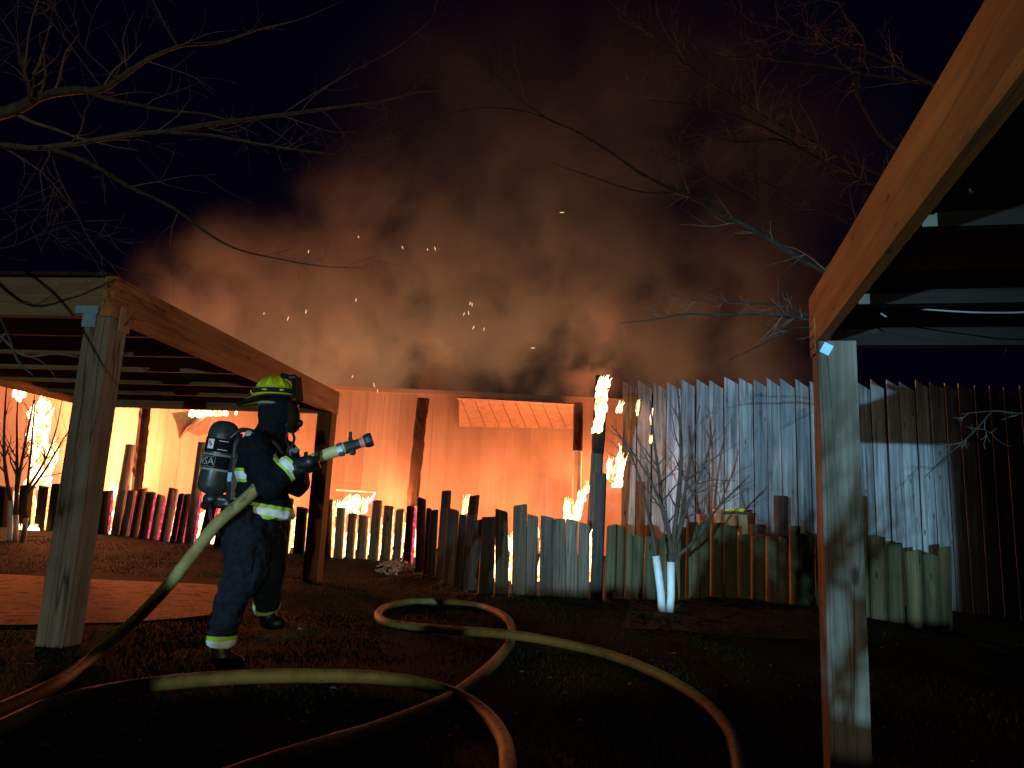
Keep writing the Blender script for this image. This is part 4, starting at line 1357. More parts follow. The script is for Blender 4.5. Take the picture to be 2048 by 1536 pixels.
limb(t2, cr2, [(2130, 690, 6.0, 10), (1850, 690, 5.6, 5), (1620, 655, 5.5, 2.5), (1560, 672, 5.5, 2), (1500, 700, 5.5, 1.4), (1460, 720, 5.5, 0.8)], 10, 0.3, 1)
limb(t2, cr2, [(1640, 640, 5.5, 2.4), (1570, 614, 5.5, 2), (1500, 606, 5.5, 1.6), (1430, 606, 5.5, 1.2), (1340, 590, 5.5, 0.8)], 10, 0.28, 1)
limb(t2, cr2, [(2130, 700, 6.0, 8), (2070, 800, 5.0, 4), (2048, 826, 4.6, 2.6), (1995, 822, 4.6, 2.4), (1960, 824, 4.6, 1.5), (1922, 828, 4.6, 0.8)], 4, 0.15, 1)
limb(t2, cr2, [(1984, 822, 4.6, 2.2), (1960, 850, 4.6, 2.2), (1925, 885, 4.6, 2), (1886, 918, 4.6, 1.6), (1850, 954, 4.6, 0.9)], 8, 0.15, 1)
limb(t2, cr2, [(1945, 856, 4.6, 1.6), (1975, 862, 4.6, 1.3), (2000, 884, 4.6, 1.1), (2025, 894, 4.6, 0.7)], 3, 0.1, 0)
structure(cr2.build('twigs', plain('rusty_twig', (0.17, 0.11, 0.08), 0.8, var=0.3, nscale=30), t2), 'stuff')

random.seed(77)
sb = V((-1.45, -2.6, gz(-1.45, -2.6)))  # unseen shrub added to cast twig shadow on the right post
t3 = thing('shrub', sb, 'unseen bare shrub added beside the added bank whose twigs shade the right pergola post', 'shrub')
cr3 = MB()
for k in range(16):
    d = V((random.gauss(0, 0.30), random.gauss(0, 0.25), 1)).normalized()
    p0 = sb + V((random.uniform(-0.25, 0.25), random.uniform(-0.2, 0.2), 0.05))
    MB().tube([p0, p0 + d * 0.5, p0 + d * 0.95 + V((random.gauss(0, 0.05), 0, 0))], [0.022, 0.018, 0.010], 6).build('stem', M['stem'], t3)
    for _ in range(4):
        twig_tree(cr3, p0 + d * random.uniform(0.25, 0.9), d + V((random.gauss(0, 0.6), random.gauss(0, 0.6), 0)), random.uniform(0.4, 0.9), 0.012, 2, 0.02, 0.7, 6, 3)
structure(cr3.build('twigs', M['stem'], t3), 'stuff')

# saplings with white trunk guards
random.seed(23)


def sapling(u, v, Y, label, guards, stems, L, n, spread):
    base = at(u, v, Y)
    base.z = gz(base.x, base.y)
    t = thing('sapling', base, label, 'sapling')
    for (u0, v0, u1, v1, w) in guards:
        a, b = at(u0, v0, Y), at(u1, v1, Y)
        MB().tube([a, a + (b - a) * 0.35 + V((0.012, 0, 0)), a + (b - a) * 0.7 + V((0.006, 0, 0)), b], [w / F * Y / 2] * 4, 12, jit=0.03).build('trunk_guard', M['guard'], t, smooth=True)
    for path in stems:
        sp_ = spline(path, 4)
        pts = [at(p[0], p[1], Y + p[2]) for p in sp_]
        rad = [p[3] / F * Y for p in sp_]
        MB().tube(pts, rad, 6, jit=0.05).build('stem', M['stem'], t, smooth=True)
        cr_ = None
        for _ in range(n):
            i = random.randint(len(pts) // 4, len(pts) - 2)
            d = (pts[i + 1] - pts[i - 1]).normalized()
            side = V((random.gauss(0, 1), random.gauss(0, 1), random.gauss(0, 0.3)))
            twig_tree(TW, pts[i], d * 0.8 + side.normalized() * spread, L * random.uniform(0.4, 1.1), max(rad[i] * 0.5, 0.003), 1, 0.03, 0.6, 5, 3)
    return t


TW = MB()
s1 = sapling(1328, 1226, 9.4, 'bare many-stemmed sapling with two white trunk guards before the board fence',
             [(1324, 1226, 1312, 1112, 15), (1339, 1228, 1342, 1124, 15)],
             [[(1312, 1114, 0, 4), (1304, 1060, 0, 3.4), (1290, 1000, 0.1, 2.6), (1270, 930, 0.2, 1.8), (1240, 870, 0.2, 0.9)],
              [(1342, 1126, 0, 6), (1340, 1080, 0, 5), (1325, 1020, 0, 4), (1318, 950, 0, 3.4), (1308, 880, -0.1, 2.4), (1300, 800, -0.1, 1.2)],
              [(1342, 1126, 0, 6), (1348, 1070, 0, 5), (1356, 1000, 0, 4.5), (1362, 920, 0, 3.6), (1360, 840, 0, 2.6), (1354, 760, 0, 1.2)],
              [(1346, 1120, 0, 5), (1362, 1040, 0.1, 4), (1374, 960, 0.2, 3), (1386, 880, 0.2, 2.2), (1400, 810, 0.2, 1)],
              [(1348, 1118, 0, 4), (1390, 1080, -0.1, 3.4), (1416, 1040, -0.2, 2.8), (1450, 1000, -0.2, 2), (1500, 950, -0.2, 1)],
              [(1344, 1122, 0, 4), (1334, 1040, -0.1, 3.2), (1300, 960, -0.2, 2.4), (1262, 900, -0.2, 1.6), (1222, 850, -0.2, 0.8)],
              [(1352, 1090, 0, 4), (1376, 1010, 0, 3), (1408, 930, 0, 2.2), (1430, 860, 0, 1)]], 0.62, 8, 0.75)
TW.build('twigs', M['stem'], s1)['kind'] = 'stuff'
TW = MB()
s2 = sapling(30, 1085, 13.2, 'bare sapling with white trunk guards before the tallest flames',
             [(18, 1086, 22, 1002, 9), (30, 1086, 32, 1030, 9), (44, 1084, 52, 1036, 9)],
             [[(22, 1003, 0, 4), (14, 960, 0, 4), (8, 900, 0, 3), (10, 820, 0, 2), (14, 760, 0, 1)],
              [(31, 1030, 0, 5), (34, 970, 0, 4), (34, 900, 0, 2.6), (34, 830, 0, 1.6), (38, 770, 0, 0.8)],
              [(34, 980, 0, 4), (44, 920, 0, 3), (58, 850, 0, 2), (70, 790, 0, 1)],
              [(50, 1036, 0, 4), (56, 960, 0, 2.6), (64, 880, 0, 2), (70, 800, 0, 1)],
              [(50, 985, 0, 3), (90, 920, 0, 2.2), (112, 860, 0, 1.5), (124, 800, 0, 0.8)],
              [(46, 1000, 0, 3), (90, 940, 0, 2), (128, 876, 0, 1.3), (150, 850, 0, 0.7)]], 0.75, 6, 0.7)
TW.build('twigs', M['stem'], s2)['kind'] = 'stuff'

# ------------------------------------------------------------------ fire hoses


def hose_tube(pts, r, parent=None, name='hose'):
    q = [V(p) for p in spline([tuple(p) for p in pts], 8)]
    return MB().tube(q, r, 14).build(name, M['hose'], parent, smooth=True)


HR = 0.037
line1 = [(-420, 1552), (-150, 1480), (0, 1420), (110, 1368), (180, 1318)]
pts = [G(u, v, HR) for u, v in line1]
YF = 4.7
air = [(270, 1240, 4.75), (330, 1178, 4.6), (385, 1110, 4.5), (430, 1052, 4.42), (475, 1012, 4.40), (500, 990, 4.43), (524, 967, 4.48), (556, 950, 4.56), (590, 936, 4.50), (628, 918, 4.53), (664, 905, 4.55), (690, 896, 4.56)]
pts += [at(*a) for a in air]
h1 = thing('fire_hose', pts[0], 'charged yellow hose running from the lower left up to the nozzle under the firefighter arm', 'hose')
hose_tube(pts, 0.036, h1, 'hose_jacket')
# nozzle
na, nb = at(682, 899, 4.56), at(745, 878, 4.58)
ax = (nb - na).normalized()
LN = (nb - na).length


def nz(*prof):
    return [na + ax * LN * t for t, r in prof], [r for t, r in prof]


nzl = MB().tube(*nz((-0.10, 0.040), (0.0, 0.042), (0.06, 0.043), (0.08, 0.039)), 14).build('coupling', M['steel'], h1, smooth=False)
MB().tube(*nz((0.06, 0.036), (0.2, 0.038), (0.34, 0.034), (0.5, 0.030), (0.62, 0.030)), 14).build('nozzle_body', M['plastic'], h1)
MB().tube(*nz((0.60, 0.030), (0.64, 0.032), (0.66, 0.029), (0.72, 0.033), (0.76, 0.035)), 14).build('nozzle_ring', M['nozzlering'], h1)
MB().tube(*nz((0.74, 0.036), (0.80, 0.042), (0.90, 0.044), (0.99, 0.041), (1.0, 0.034)), 16).build('nozzle_bumper', M['rubber'], h1)
upn = (V((0, 0, 1)) - ax * ax.z).normalized()
hb = na + ax * LN * 0.36
MB().tube([hb, hb + upn * 0.05 - ax * 0.0, hb + upn * 0.085 + ax * 0.012], [0.017, 0.013, 0.013], 8).build('bale_handle', M['plastic'], h1)
MB().ball(na + ax * LN * 0.3 - upn * 0.038, (0.022, 0.02, 0.018)).build('swivel_knob', M['plastic'], h1)

p2 = [(-260, 1560), (-120, 1500), (0, 1456), (90, 1415), (200, 1386), (330, 1366), (450, 1356), (560, 1352), (680, 1352), (760, 1356), (840, 1368), (920, 1394), (975, 1432), (1006, 1476), (1016, 1520), (1014, 1580), (1000, 1660)]
tag(hose_tube([G(u, v, HR + 0.01) for u, v in p2], HR, None, 'fire_hose'), 'charged hose curving across the dark lawn from the left edge to bottom centre', 'hose')
p3 = [(330, 1600), (440, 1560), (540, 1524), (640, 1492), (740, 1462), (830, 1428), (900, 1396), (960, 1352), (1004, 1308), (1024, 1274), (1016, 1240), (980, 1218), (930, 1208), (870, 1203), (810, 1205),
      (768, 1216), (756, 1232), (776, 1246), (830, 1254), (900, 1260), (970, 1265), (1040, 1272), (1110, 1284), (1190, 1302), (1270, 1328), (1350, 1366), (1416, 1412), (1456, 1462), (1472, 1510), (1478, 1570), (1476, 1650)]
q3 = []
for i, (u, v) in enumerate(p3):
    up = HR
    if 19 <= i <= 22:
        up += 0.085 * (1 - abs(i - 20.6) / 2.4)
    if i in (5, 6, 7):
        up += 0.0
    q3.append(G(u, v, up))
tag(hose_tube(q3, HR, None, 'fire_hose'), 'charged yellow hose looped once on the lawn below the centre', 'hose')

# ------------------------------------------------------------------ firefighter
random.seed(31)
PX = YF / F


def J(u, v, d=0.0):
    """a joint: picture point on the body's middle plane, then moved d metres away from the viewer"""
    p = at(u, v, YF)
    return V((p.x, p.y + d, p.z))


head_c = J(556, 826)
# body: one continuous figure
B = MB()
B.ball(head_c, (0.098, 0.080, 0.125), nu=16, nv=12)
B.capsule(J(548, 850), J(538, 878), 0.068, 0.085)
B.ball(J(530, 925), (0.145, 0.21, 0.20))
B.ball(J(515, 1010), (0.140, 0.19, 0.19))
for s, sh_, el, wr in ((-1, J(533, 905, -0.20), J(560, 970, -0.24), J(603, 934, -0.16)), (1, J(548, 902, 0.20), J(578, 965, 0.20), J(592, 945, -0.04))):
    B.capsule(sh_, el, 0.066, 0.052)
    B.capsule(el, wr, 0.052, 0.038)
legs = [(-1, J(506, 1058, -0.10), J(512, 1142, -0.12), J(460, 1262, -0.12)), (1, J(526, 1056, 0.10), J(532, 1140, 0.16), J(494, 1224, 0.40))]
for s, hp, kn, an in legs:
    B.capsule(hp, kn, 0.11, 0.08)
    B.capsule(kn, an, 0.078, 0.05)
face = remesh(B, 0.014, 4)
person = put('person', face, M['black'], None, J(480, 1320))
tag(person, 'firefighter in dark turnout gear and yellow helmet aiming a hose at the burning wall', 'person')

# coat
C = MB()
C.ball(J(531, 915), (0.142, 0.225, 0.155))
C.ball(J(528, 935), (0.150, 0.225, 0.20))
C.ball(J(524, 985), (0.144, 0.205, 0.19))
C.tube([J(523, 970), J(528, 1000), J(533, 1022), J(534, 1040)], [0.138, 0.140, 0.150, 0.155], 18)
C.capsule(J(545, 868), J(538, 888), 0.082, 0.125)
C.capsule(J(531, 903, -0.19), J(531, 903, 0.19), 0.105, 0.105)
C.capsule(J(531, 906, -0.20), J(562, 972, -0.235), 0.100, 0.080)
C.capsule(J(562, 972, -0.235), J(598, 937, -0.17), 0.080, 0.064)
C.capsule(J(548, 903, 0.18), J(578, 965, 0.20), 0.095, 0.078)
C.capsule(J(578, 965, 0.20), J(588, 948, 0.02), 0.076, 0.060)
for v in C.v[-0:]:
    pass
coat = remesh(C, 0.010, 3, 0.028, 9.0, (1, 1, 1.0))
isarm = lambda c: (c - J(600, 936, -0.17)).length < 0.13
torso = lambda c: c.y > YF - 0.23 and (c - J(600, 940, -0.17)).length > 0.18 and c.x < J(590, 1000).x
hem_n = V((-0.16, 0, 1)).normalized()
mid_n = V((0.02, 0, 1))
arm_n = (J(598, 937, -0.17) - J(562, 972, -0.235)).normalized()
bands = []
for p, n_, w1, w2, reg, nm in ((J(534, 1021), V((0.16, 0.0, 1)), 0.042, 0.020, lambda c: c.z < J(500, 990).z, 'hem_band'),
                              (J(490, 952), V((0.05, 0, 1)), 0.040, 0.021, lambda c: c.x < J(517, 950).x and c.z > J(500, 985).z, 'back_band'),
                              (J(592, 944, -0.18), arm_n, 0.038, 0.019, isarm, 'cuff_band')):
    bands.append((nm, band(coat, p, n_, w1, 0.004, reg), band(coat, p, n_, w2, 0.007, reg)))
# pale patch at the collar and the back lettering
coll = band(coat, J(515, 872), V((0.5, 0, 1)), 0.016, 0.006, lambda c: J(500, 870).x < c.x < J(534, 870).x and c.y < YF + 0.03 and c.z > J(500, 882).z)
coat_o = put('coat', coat, M['black'], person, J(528, 1030))
for nm, a, b in bands:
    o1 = put(nm, a, M['lime'], coat_o, J(528, 1000))
    put('silver_stripe' if False else nm + '_stripe', b, M['silver'], coat_o, J(528, 1000))
put('collar_patch', coll, M['bluepatch'], coat_o, J(515, 872))

# trousers
T = MB()
T.ball(J(512, 1052), (0.152, 0.20, 0.14))
near, far = legs
T.capsule(J(503, 1062, -0.10), J(507, 1136, -0.12), 0.140, 0.116)
T.capsule(J(507, 1136, -0.12), J(474, 1196, -0.12), 0.114, 0.088)
T.capsule(J(474, 1196, -0.12), J(459, 1268, -0.12), 0.088, 0.074)
T.capsule(J(520, 1058, 0.10), J(522, 1138, 0.15), 0.125, 0.098)
T.capsule(J(522, 1138, 0.15), J(492, 1226, 0.40), 0.094, 0.072)
tro = remesh(T, 0.010, 3, 0.034, 8.5, (1, 1, 1.3))
leg_n = (J(474, 1196, -0.12) - J(459, 1268, -0.12)).normalized()
leg_n2 = (J(524, 1138, 0.15) - J(492, 1226, 0.40)).normalized()
n1 = lambda c: (c - J(459, 1282, -0.12)).length < 0.2
n2 = lambda c: (c - J(492, 1229, 0.40)).length < 0.16
ab = [band(tro, J(461, 1276, -0.12), leg_n + V((-0.15, 0, 0)), 0.034, 0.004, n1), band(tro, J(461, 1278, -0.12), leg_n + V((-0.15, 0, 0)), 0.018, 0.007, n1),
      band(tro, J(493, 1228, 0.40), leg_n2, 0.034, 0.004, n2), band(tro, J(493, 1228, 0.40), leg_n2, 0.018, 0.007, n2)]
pk = band(tro, J(510, 1112, -0.24), V((0.05, 0, 1)), 0.075, 0.016, lambda c: c.y < YF - 0.15 and J(488, 1100).x < c.x < J(528, 1100).x)
tro_o = put('trousers', tro, M['trouser'], person, J(505, 1100))
for i, me in enumerate(ab):
    put('ankle_band' if i % 2 == 0 else 'ankle_band_stripe', me, M['lime'] if i % 2 == 0 else M['silver'], tro_o, J(470, 1270))
put('thigh_pocket', pk, M['trouser'], tro_o, J(508, 1112))
# coat tail strap
MB().tube([J(522, 1012, -0.205), J(521, 1040, -0.215), J(518, 1064, -0.20)], [0.018, 0.02, 0.017], 6).build('belt_strap', M['trouser'], coat_o)

# boots
for s, (heel, toe, ankle) in enumerate(((J(452, 1311, -0.12), J(482, 1316, -0.13), J(458, 1290, -0.12)), (J(486, 1260, 0.42), J(514, 1262, 0.38), J(492, 1242, 0.40)))):
    bt = MB()
    bt.capsule(ankle, heel + V((0.02, 0, 0.01)), 0.062, 0.055)
    bt.capsule(heel + V((0.02, 0, 0)), toe, 0.055, 0.046)
    bt.ball(toe + V((0.0, 0, 0)), (0.07, 0.055, 0.045))
    put('boot', remesh(bt, 0.010, 4), M['rubber'], person, heel)


# gloved hands closed round the hose
def glove(c, ax, back, length, parent, thumb_side):
    """hand gripping a bar: c on the bar's axis, ax along the bar, back = direction of the back of the hand"""
    ax = ax.normalized()
    back = (back - ax * back.dot(ax)).normalized()
    side = ax.cross(back).normalized() * thumb_side
    R0 = 0.052
    g = MB()
    pc = c + back * (R0 + 0.008)
    for i in range(4):
        o = ax * (0.033 - 0.022 * i)
        g.capsule(pc + o + side * 0.012, pc + o * 0.9 - side * 0.055 + back * 0.004, 0.019, 0.022, 8)
        fl = (0.95, 1.05, 1.0, 0.82)[i]
        prev = pc + o + side * 0.015
        for k, a in enumerate((45, 95, 140)):
            an = math.radians(a * fl)
            nxt = c + o + back * math.cos(an) * (R0 + 0.006) + side * math.sin(an) * (R0 + 0.006)
            g.capsule(prev, nxt, 0.0145 - 0.001 * k, 0.0135 - 0.001 * k, 8)
            prev = nxt
    tb_ = pc - side * 0.03 + ax * 0.03
    t1_ = c + ax * 0.062 - side * (R0 + 0.004) + back * 0.02
    t2_ = c + ax * 0.070 - side * (R0 - 0.008) - back * 0.030
    g.capsule(tb_, t1_, 0.021, 0.017, 8)
    g.capsule(t1_, t2_, 0.017, 0.013, 8)
    return g, pc - side * 0.055


hax = (at(664, 905, 4.55) - at(590, 936, 4.50))
g, wr_ = glove(at(618, 922, 4.52), hax, V((0.05, -0.55, -0.8)), 0.1, None, 1)
g.capsule(wr_, J(600, 936, -0.17), 0.040, 0.050)
put('glove', remesh(g, 0.0055, 2), M['rubber'], person, wr_)
g, wr_ = glove(at(596, 932, 4.505), hax, V((0.0, 0.75, -0.6)), 0.1, None, -1)
g.capsule(wr_, J(588, 948, 0.02), 0.040, 0.048)
put('glove', remesh(g, 0.0055, 2), M['rubber'], person, wr_)

# hood and face mask
hd = MB()
hd.ball(head_c + V((-0.012, 0, -0.005)), (0.110, 0.092, 0.135), nu=16, nv=12)
hd.capsule(J(549, 846), J(541, 874), 0.088, 0.112)
put('hood', remesh(hd, 0.011, 5, 0.010, 14), M['black'], person, head_c)
mk = thing('mask', head_c, '', '')
for k in ('label', 'category'):
    del mk[k]
mk.parent = person
mk.location = head_c - WL[person.name]
# curved lens bulging out of the face, its frame, the regulator in front of the mouth
mb = MB()
lc = J(566, 832)
nu, nv = 12, 8
for i in range(nv + 1):
    for j in range(nu + 1):
        a = math.radians(-75 + 150 * j / nu)
        z = 0.075 - 0.150 * i / nv
        rr = 0.076 * (1 - 0.22 * (abs(z) / 0.075) ** 2)
        mb.v.append(lc + V((rr * math.cos(a) * 0.95 + 0.026 - 0.0 * z - 0.22 * (z - 0.075) * 0.5, 0.078 * math.sin(a), z)))
for i in range(nv):
    for j in range(nu):
        a = i * (nu + 1) + j
        mb.f.append((a, a + 1, a + nu + 2, a + nu + 1))
k_ = len(mb.v)
mb.v += [lc + (p - lc) * 0.93 for p in mb.v]
mb.f += [tuple(k_ + i for i in reversed(f)) for f in mb.f[:nu * nv]]
mb.build('lens', M['lens'], mk, smooth=True)
for sgn in (0, 1):
    rim = [mb.v[(nv * (nu + 1) if sgn else 0) + j] for j in range(nu + 1)]
    MB().tube(rim, 0.010, 6).build('mask_rim', M['rubber'], mk)
rg = MB()
rg.ball(J(582, 851), (0.055, 0.05, 0.04))
rg.capsule(J(584, 850), J(600, 846), 0.034, 0.022)
rg.capsule(J(574, 853), J(586, 858), 0.040, 0.030)
rg.capsule(J(598, 842), J(601, 850), 0.014, 0.016)
put('regulator', remesh(rg, 0.008, 3), M['rubber'], mk, J(585, 850))

# helmet
hm = thing('helmet', head_c, '', '')
for k in ('label', 'category'):
    del hm[k]
hm.parent = person
hm.location = head_c - WL[person.name] - V((0, 0, 0.012))
hm.scale = (1.15, 1.12, 1.12)
hc = J(549, 792)
HT = Matrix.Rotation(math.radians(-2), 3, 'Y')
dome = MB().ball(hc, (0.112, 0.092, 0.112), HT, 28, 10, 0, PI / 2 * 0.995)
dome.build('shell', M['helmet'], hm, smooth=True)
for a in (-90, -45, 0, 45, 90, 135, 180):                             # raised ridges of the shell
    pts = []
    for k in range(7):
        t = math.radians(22 + 66 * k / 6)
        p = HT @ V((math.cos(t) * math.cos(math.radians(a)) * 0.113, math.cos(t) * math.sin(math.radians(a)) * 0.093, math.sin(t) * 0.113))
        pts.append(hc + p)
    MB().tube(pts, 0.005, 6).build('shell_ridge', M['helmet'], hm, smooth=True)
brim = MB()
n = 40
for (k0, k1, z0) in ((1.0, 1.0, 0.006), (1.0, 1.0, -0.006)):
    for ring in (0, 1):
        for j in range(n):
            a = 2 * PI * j / n
            back = max(0, -math.cos(a)) ** 2
            e = 0.014 + 0.075 * back + 0.012 * max(0, math.cos(a))
            rr = (0.104 if ring == 0 else 0.104 + e)
            ry = (0.086 if ring == 0 else 0.086 + 0.014 + 0.012 * back)
            p = HT @ V((rr * math.cos(a), ry * math.sin(a), z0 - (0.046 * back + 0.010) * ring))
            brim.v.append(hc + p)
for L0, rev in ((0, False), (2 * n, True)):
    for j in range(n):
        q = (L0 + j, L0 + (j + 1) % n, L0 + n + (j + 1) % n, L0 + n + j)
        brim.f.append(tuple(reversed(q)) if not rev else q)
for j in range(n):
    a, b = n + j, n + (j + 1) % n
    brim.f.append((a, b, b + 2 * n, a + 2 * n))
brim.build('brim', M['helmet'], hm, smooth=False)
rim = []
for j in range(n + 1):
    rim.append((brim.v[n + j % n] + brim.v[3 * n + j % n]) / 2)
MB().tube(rim, 0.0075, 6, cap=False).build('brim_edge', M['rubber'], hm)
gb = [hc + HT @ V((0.117 * math.cos(2 * PI * j / n), 0.097 * math.sin(2 * PI * j / n), 0.012)) for j in range(n + 1)]
gs = MB()
for dz in (0.0, 0.008, 0.016):
    gs.tube([p + V((0, 0, dz)) for p in gb], 0.0065, 6, cap=False)
gs.build('goggle_strap', M['plastic'], hm)
for aa in (-100, -58):                                                 # yellow ovals on the strap
    a = math.radians(aa)
    p = hc + HT @ V((0.121 * math.cos(a), 0.101 * math.sin(a), 0.020))
    MB().ball(p, (0.018, 0.006, 0.006), nu=10, nv=6).build('strap_badge', M['helmet'], hm, smooth=True)
for aa in (-132, -93, -52):                                            # lime trapezoids
    st = MB()
    for w, t in ((0.155, 25), (0.085, 52)):
        for sg in (-1, 1):
            a = math.radians(aa) + sg * w * (1.0 if t < 30 else 1.25)
            tt = math.radians(t)
            st.v.append(hc + HT @ V((math.cos(tt) * math.cos(a) * 0.1155, math.cos(tt) * math.sin(a) * 0.0955, math.sin(tt) * 0.1155)))
    mid = [(st.v[0] + st.v[2]) / 2, (st.v[1] + st.v[3]) / 2]
    for m_ in mid:
        d_ = m_ - hc
        st.v.append(hc + d_ * 1.03)
    st.f = [(0, 1, 5, 4), (4, 5, 3, 2)]
    st.build('lime_sticker', M['sticker'], hm)
# folded visor block at the front and its bracket
vs = MB()
vs.box(J(590, 778), (0.022, 0.14, 0.130), Matrix.Rotation(math.radians(-10), 3, 'Y'))
vs.box(J(577, 760), (0.07, 0.12, 0.022), Matrix.Rotation(math.radians(12), 3, 'Y'))
vs.build('folded_visor', M['black'], hm)
MB().box(J(587, 763), (0.03, 0.145, 0.012)).build('visor_clip', M['rubber'], hm)
fl_ = MB()
fl_.ball(J(545, 807), (0.075, 0.095, 0.014), nu=18, nv=6)
fl_.build('ear_flap', M['label'], hm, smooth=True)

# breathing apparatus: cylinder, bands, back plate, tubes
ap = thing('air_pack', J(440, 940), 'black breathing air cylinder with grey bands strapped on the firefighter back', 'air pack')
ca, cb_ = J(447, 872), J(426, 972)
cx = (cb_ - ca).normalized()
CL = (cb_ - ca).length
CR = 0.094
prof = [(-0.30, 0.015), (-0.285, 0.045), (-0.23, 0.072), (-0.13, 0.089), (0, CR), (0.5, CR), (1.0, CR), (1.08, 0.086), (1.14, 0.06), (1.17, 0.03), (1.22, 0.026)]
cyl = MB().tube([ca + cx * CL * t for t, r in prof], [r for t, r in prof], 28).build('cylinder', M['cyl'], ap, smooth=True)


def ring(t0, t1, lift, mat, name, a0=0, a1=360, parent=cyl):
    """a band on the cylinder wall between two stations"""
    mb = MB()
    X = V((0, -1, 0))
    X = (X - cx * X.dot(cx)).normalized()
    Yv = cx.cross(X).normalized()
    n = 36
    for t in (t0, t1):
        for j in range(n + 1):
            a = math.radians(a0 + (a1 - a0) * j / n)
            mb.v.append(ca + cx * CL * t + (X * math.cos(a) + Yv * math.sin(a)) * (CR + lift))
    for j in range(n):
        mb.f.append((j, j + 1, n + 2 + j, n + 1 + j))
    return mb.build(name, mat, parent, smooth=True)


ring(0.375, 0.415, 0.0015, M['label'], 'print_band')
ring(0.665, 0.705, 0.0015, M['label'], 'print_band')
ring(0.07, 0.34, 0.0012, M['black'], 'dark_label')
ring(0.42, 0.66, 0.0012, M['black'], 'dark_label')


def print_on(body, t, adeg, size, mat, name, parent, lift=0.003, rot=0.0, bold=0.0):
    """lettering wrapped on the cylinder wall"""
    cu = bpy.data.curves.new(name, 'FONT')
    cu.body = body
    cu.size = size
    cu.align_x = 'CENTER'
    cu.align_y = 'CENTER'
    cu.offset = bold
    ob = bpy.data.objects.new('tmp', cu)
    COL.objects.link(ob)
    me = evaluated(ob)
    bpy.data.objects.remove(ob)
    X = V((0, -1, 0))
    X = (X - cx * X.dot(cx)).normalized()
    Yv = cx.cross(X).normalized()
    c, s = math.cos(rot), math.sin(rot)
    for v in me.vertices:
        x, y = v.co.x * c - v.co.y * s, v.co.x * s + v.co.y * c
        a = math.radians(adeg) + x / CR * sg_
        v.co = ca + cx * (CL * t - y) + (X * math.cos(a) + Yv * math.sin(a)) * (CR + lift)
    return put(name, me, mat, parent, ca)


sg_ = -1.0 if cx.cross((V((0, -1, 0)) - cx * V((0, -1, 0)).dot(cx)).normalized()).x < 0 else 1.0
A_L = -28 * sg_                                                        # the print sits left of the middle
print_on('MSA', 0.54, A_L, 0.062, M['label'], 'logo_letters', cyl, 0.0035, 0, 0.0008)


def frame_on(t0, t1, a0, a1, mat, name, w=0.004):
    mb = MB()
    X = V((0, -1, 0))
    X = (X - cx * X.dot(cx)).normalized()
    Yv = cx.cross(X).normalized()

    def P(t, a):
        a = math.radians(a)
        return ca + cx * CL * t + (X * math.cos(a) + Yv * math.sin(a)) * (CR + 0.003)
    loop = [P(t0, a0 + (a1 - a0) * k / 10) for k in range(11)] + [P(t0 + (t1 - t0) * k / 4, a1) for k in range(1, 5)]
    loop += [P(t1, a1 + (a0 - a1) * k / 10) for k in range(1, 11)] + [P(t1 + (t0 - t1) * k / 4, a0) for k in range(1, 5)]
    mb.tube(loop, w / 2, 4, cap=False)
    return mb.build(name, mat, cyl)


frame_on(0.445, 0.635, A_L - 38, A_L + 38, M['label'], 'logo_frame')
# white sticker with a dark swirl
w_ = ring(0.10, 0.29, 0.0025, M['white'], 'sticker', A_L - 13 + 8 * sg_, A_L + 13 + 8 * sg_)
print_on('S', 0.195, A_L + 8 * sg_, 0.040, M['black'], 'sticker_swirl', cyl, 0.004, 0.5, 0.001)
ring(0.115, 0.125, 0.004, M['silver'], 'label_line', A_L + 38 * sg_, A_L + 72 * sg_)
ring(0.285, 0.295, 0.004, M['silver'], 'label_line', A_L + 38 * sg_, A_L + 72 * sg_)
# plate, strap, valve
bp_a, bp_b = J(474, 868), J(466, 1000)
bpd = (bp_b - bp_a)
MB().tube([bp_a, bp_a + bpd * 0.3, bp_a + bpd * 0.7, bp_b], [0.035, 0.045, 0.05, 0.045], 8).build('back_plate', M['plastic'], ap)
X = (bp_a - ca)
ring(0.46, 0.56, 0.006, M['plastic'], 'cylinder_strap', 60 * sg_, 200 * sg_, ap)
MB().box(J(466, 955, -0.05), (0.024, 0.02, 0.055)).build('buckle', M['bluelit_steel'], ap)
vl = MB()
vl.ball(J(424, 998), (0.055, 0.06, 0.05))
vl.capsule(J(424, 995), J(452, 1000), 0.036, 0.034)
vl.capsule(J(416, 1004), J(410, 1010), 0.03, 0.03)
vl.capsule(J(430, 1008), J(470, 1010), 0.026, 0.03)
put('valve', remesh(vl, 0.008, 2), M['plastic'], ap, J(424, 998))
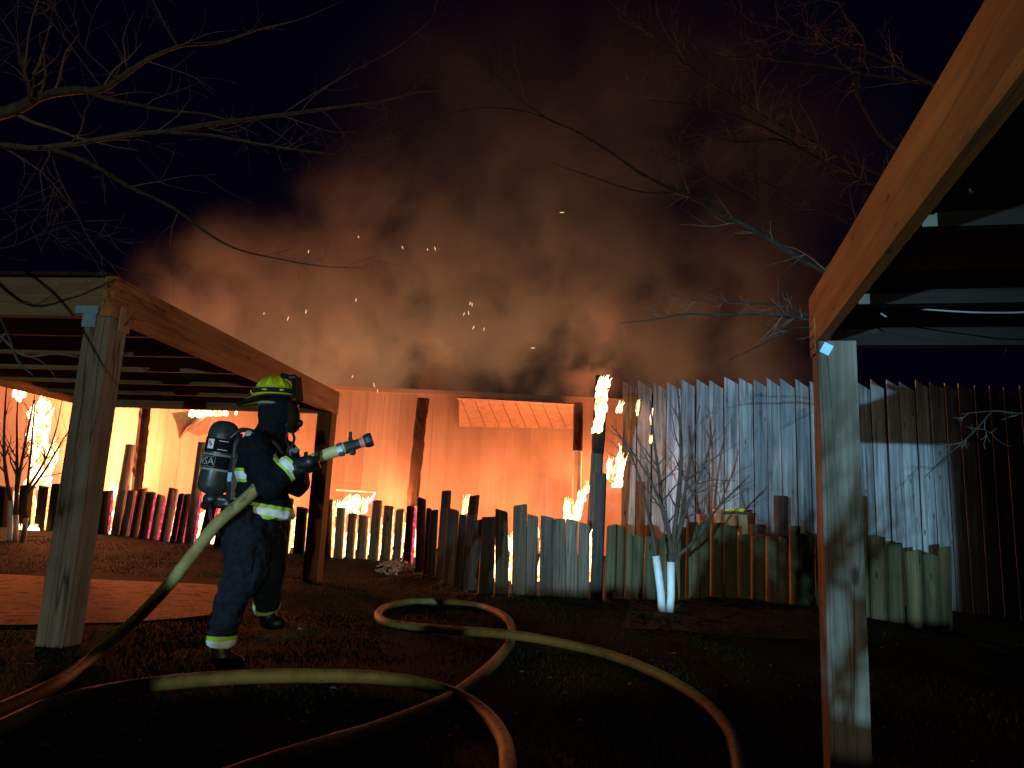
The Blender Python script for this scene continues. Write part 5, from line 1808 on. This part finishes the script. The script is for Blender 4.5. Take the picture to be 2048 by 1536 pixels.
MB().tube([V(p) for p in spline([tuple(J(428, 1005, -0.05)), tuple(J(428, 1030, -0.07)), tuple(J(436, 1055, -0.06)), tuple(J(444, 1075, -0.02)), tuple(J(458, 1060, 0.0)), tuple(J(464, 1020, 0.0))], 5)], 0.010, 7).build('air_tube', M['rubber'], ap, smooth=True)
sh1 = [tuple(J(474, 884, -0.14)), tuple(J(500, 866, -0.15)), tuple(J(535, 874, -0.19)), tuple(J(566, 893, -0.16)), tuple(J(578, 915, -0.12))]
MB().tube([V(p) for p in spline(sh1, 5)], 0.016, 6).build('shoulder_strap', M['plastic'], ap, smooth=True)
for a, b, c, d in (((586, 862), (592, 880), (586, 898), (580, 912)), ((577, 860), (574, 878), (584, 895), (592, 912)), ((570, 872), (578, 890), (577, 908), (582, 925))):
    MB().tube([V(p) for p in spline([tuple(J(*a, -0.02)), tuple(J(*b, -0.04)), tuple(J(*c, -0.06)), tuple(J(*d, -0.06))], 5)], 0.0085, 7).build('breathing_tube', M['rubber'], ap, smooth=True)
gau = MB()
gau.box(J(588, 908, -0.06), (0.035, 0.03, 0.055), Matrix.Rotation(0.7, 3, 'Y'))
gau.box(J(598, 902, -0.06), (0.03, 0.028, 0.03), Matrix.Rotation(0.7, 3, 'Y'))
gau.capsule(J(586, 905, -0.06), J(606, 921, -0.10), 0.010, 0.010)
gau.build('gauge', M['rubber'], ap)


# reflective letters on the back of the coat, seen at a slant
def letter(ch, u, v, size, d, yaw):
    cu = bpy.data.curves.new('letter', 'FONT')
    cu.body = ch
    cu.size = size
    cu.extrude = 0.002
    cu.align_x = 'CENTER'
    ob = bpy.data.objects.new('tmp', cu)
    COL.objects.link(ob)
    me = evaluated(ob)
    bpy.data.objects.remove(ob)
    R = Matrix.Rotation(yaw, 4, 'Z') @ Matrix.Rotation(PI / 2, 4, 'X')
    p = J(u, v, d)
    me.transform(Matrix.Translation(p) @ R)
    put('back_letter', me, M['label'], coat_o, p)


letter('S', 487, 905, 0.055, -0.165, -0.9)
letter('S', 482, 918, 0.055, -0.13, -0.95)

for o in list(bpy.data.objects):
    if o.type == 'EMPTY' and o.get('label') == '':
        del o['label']
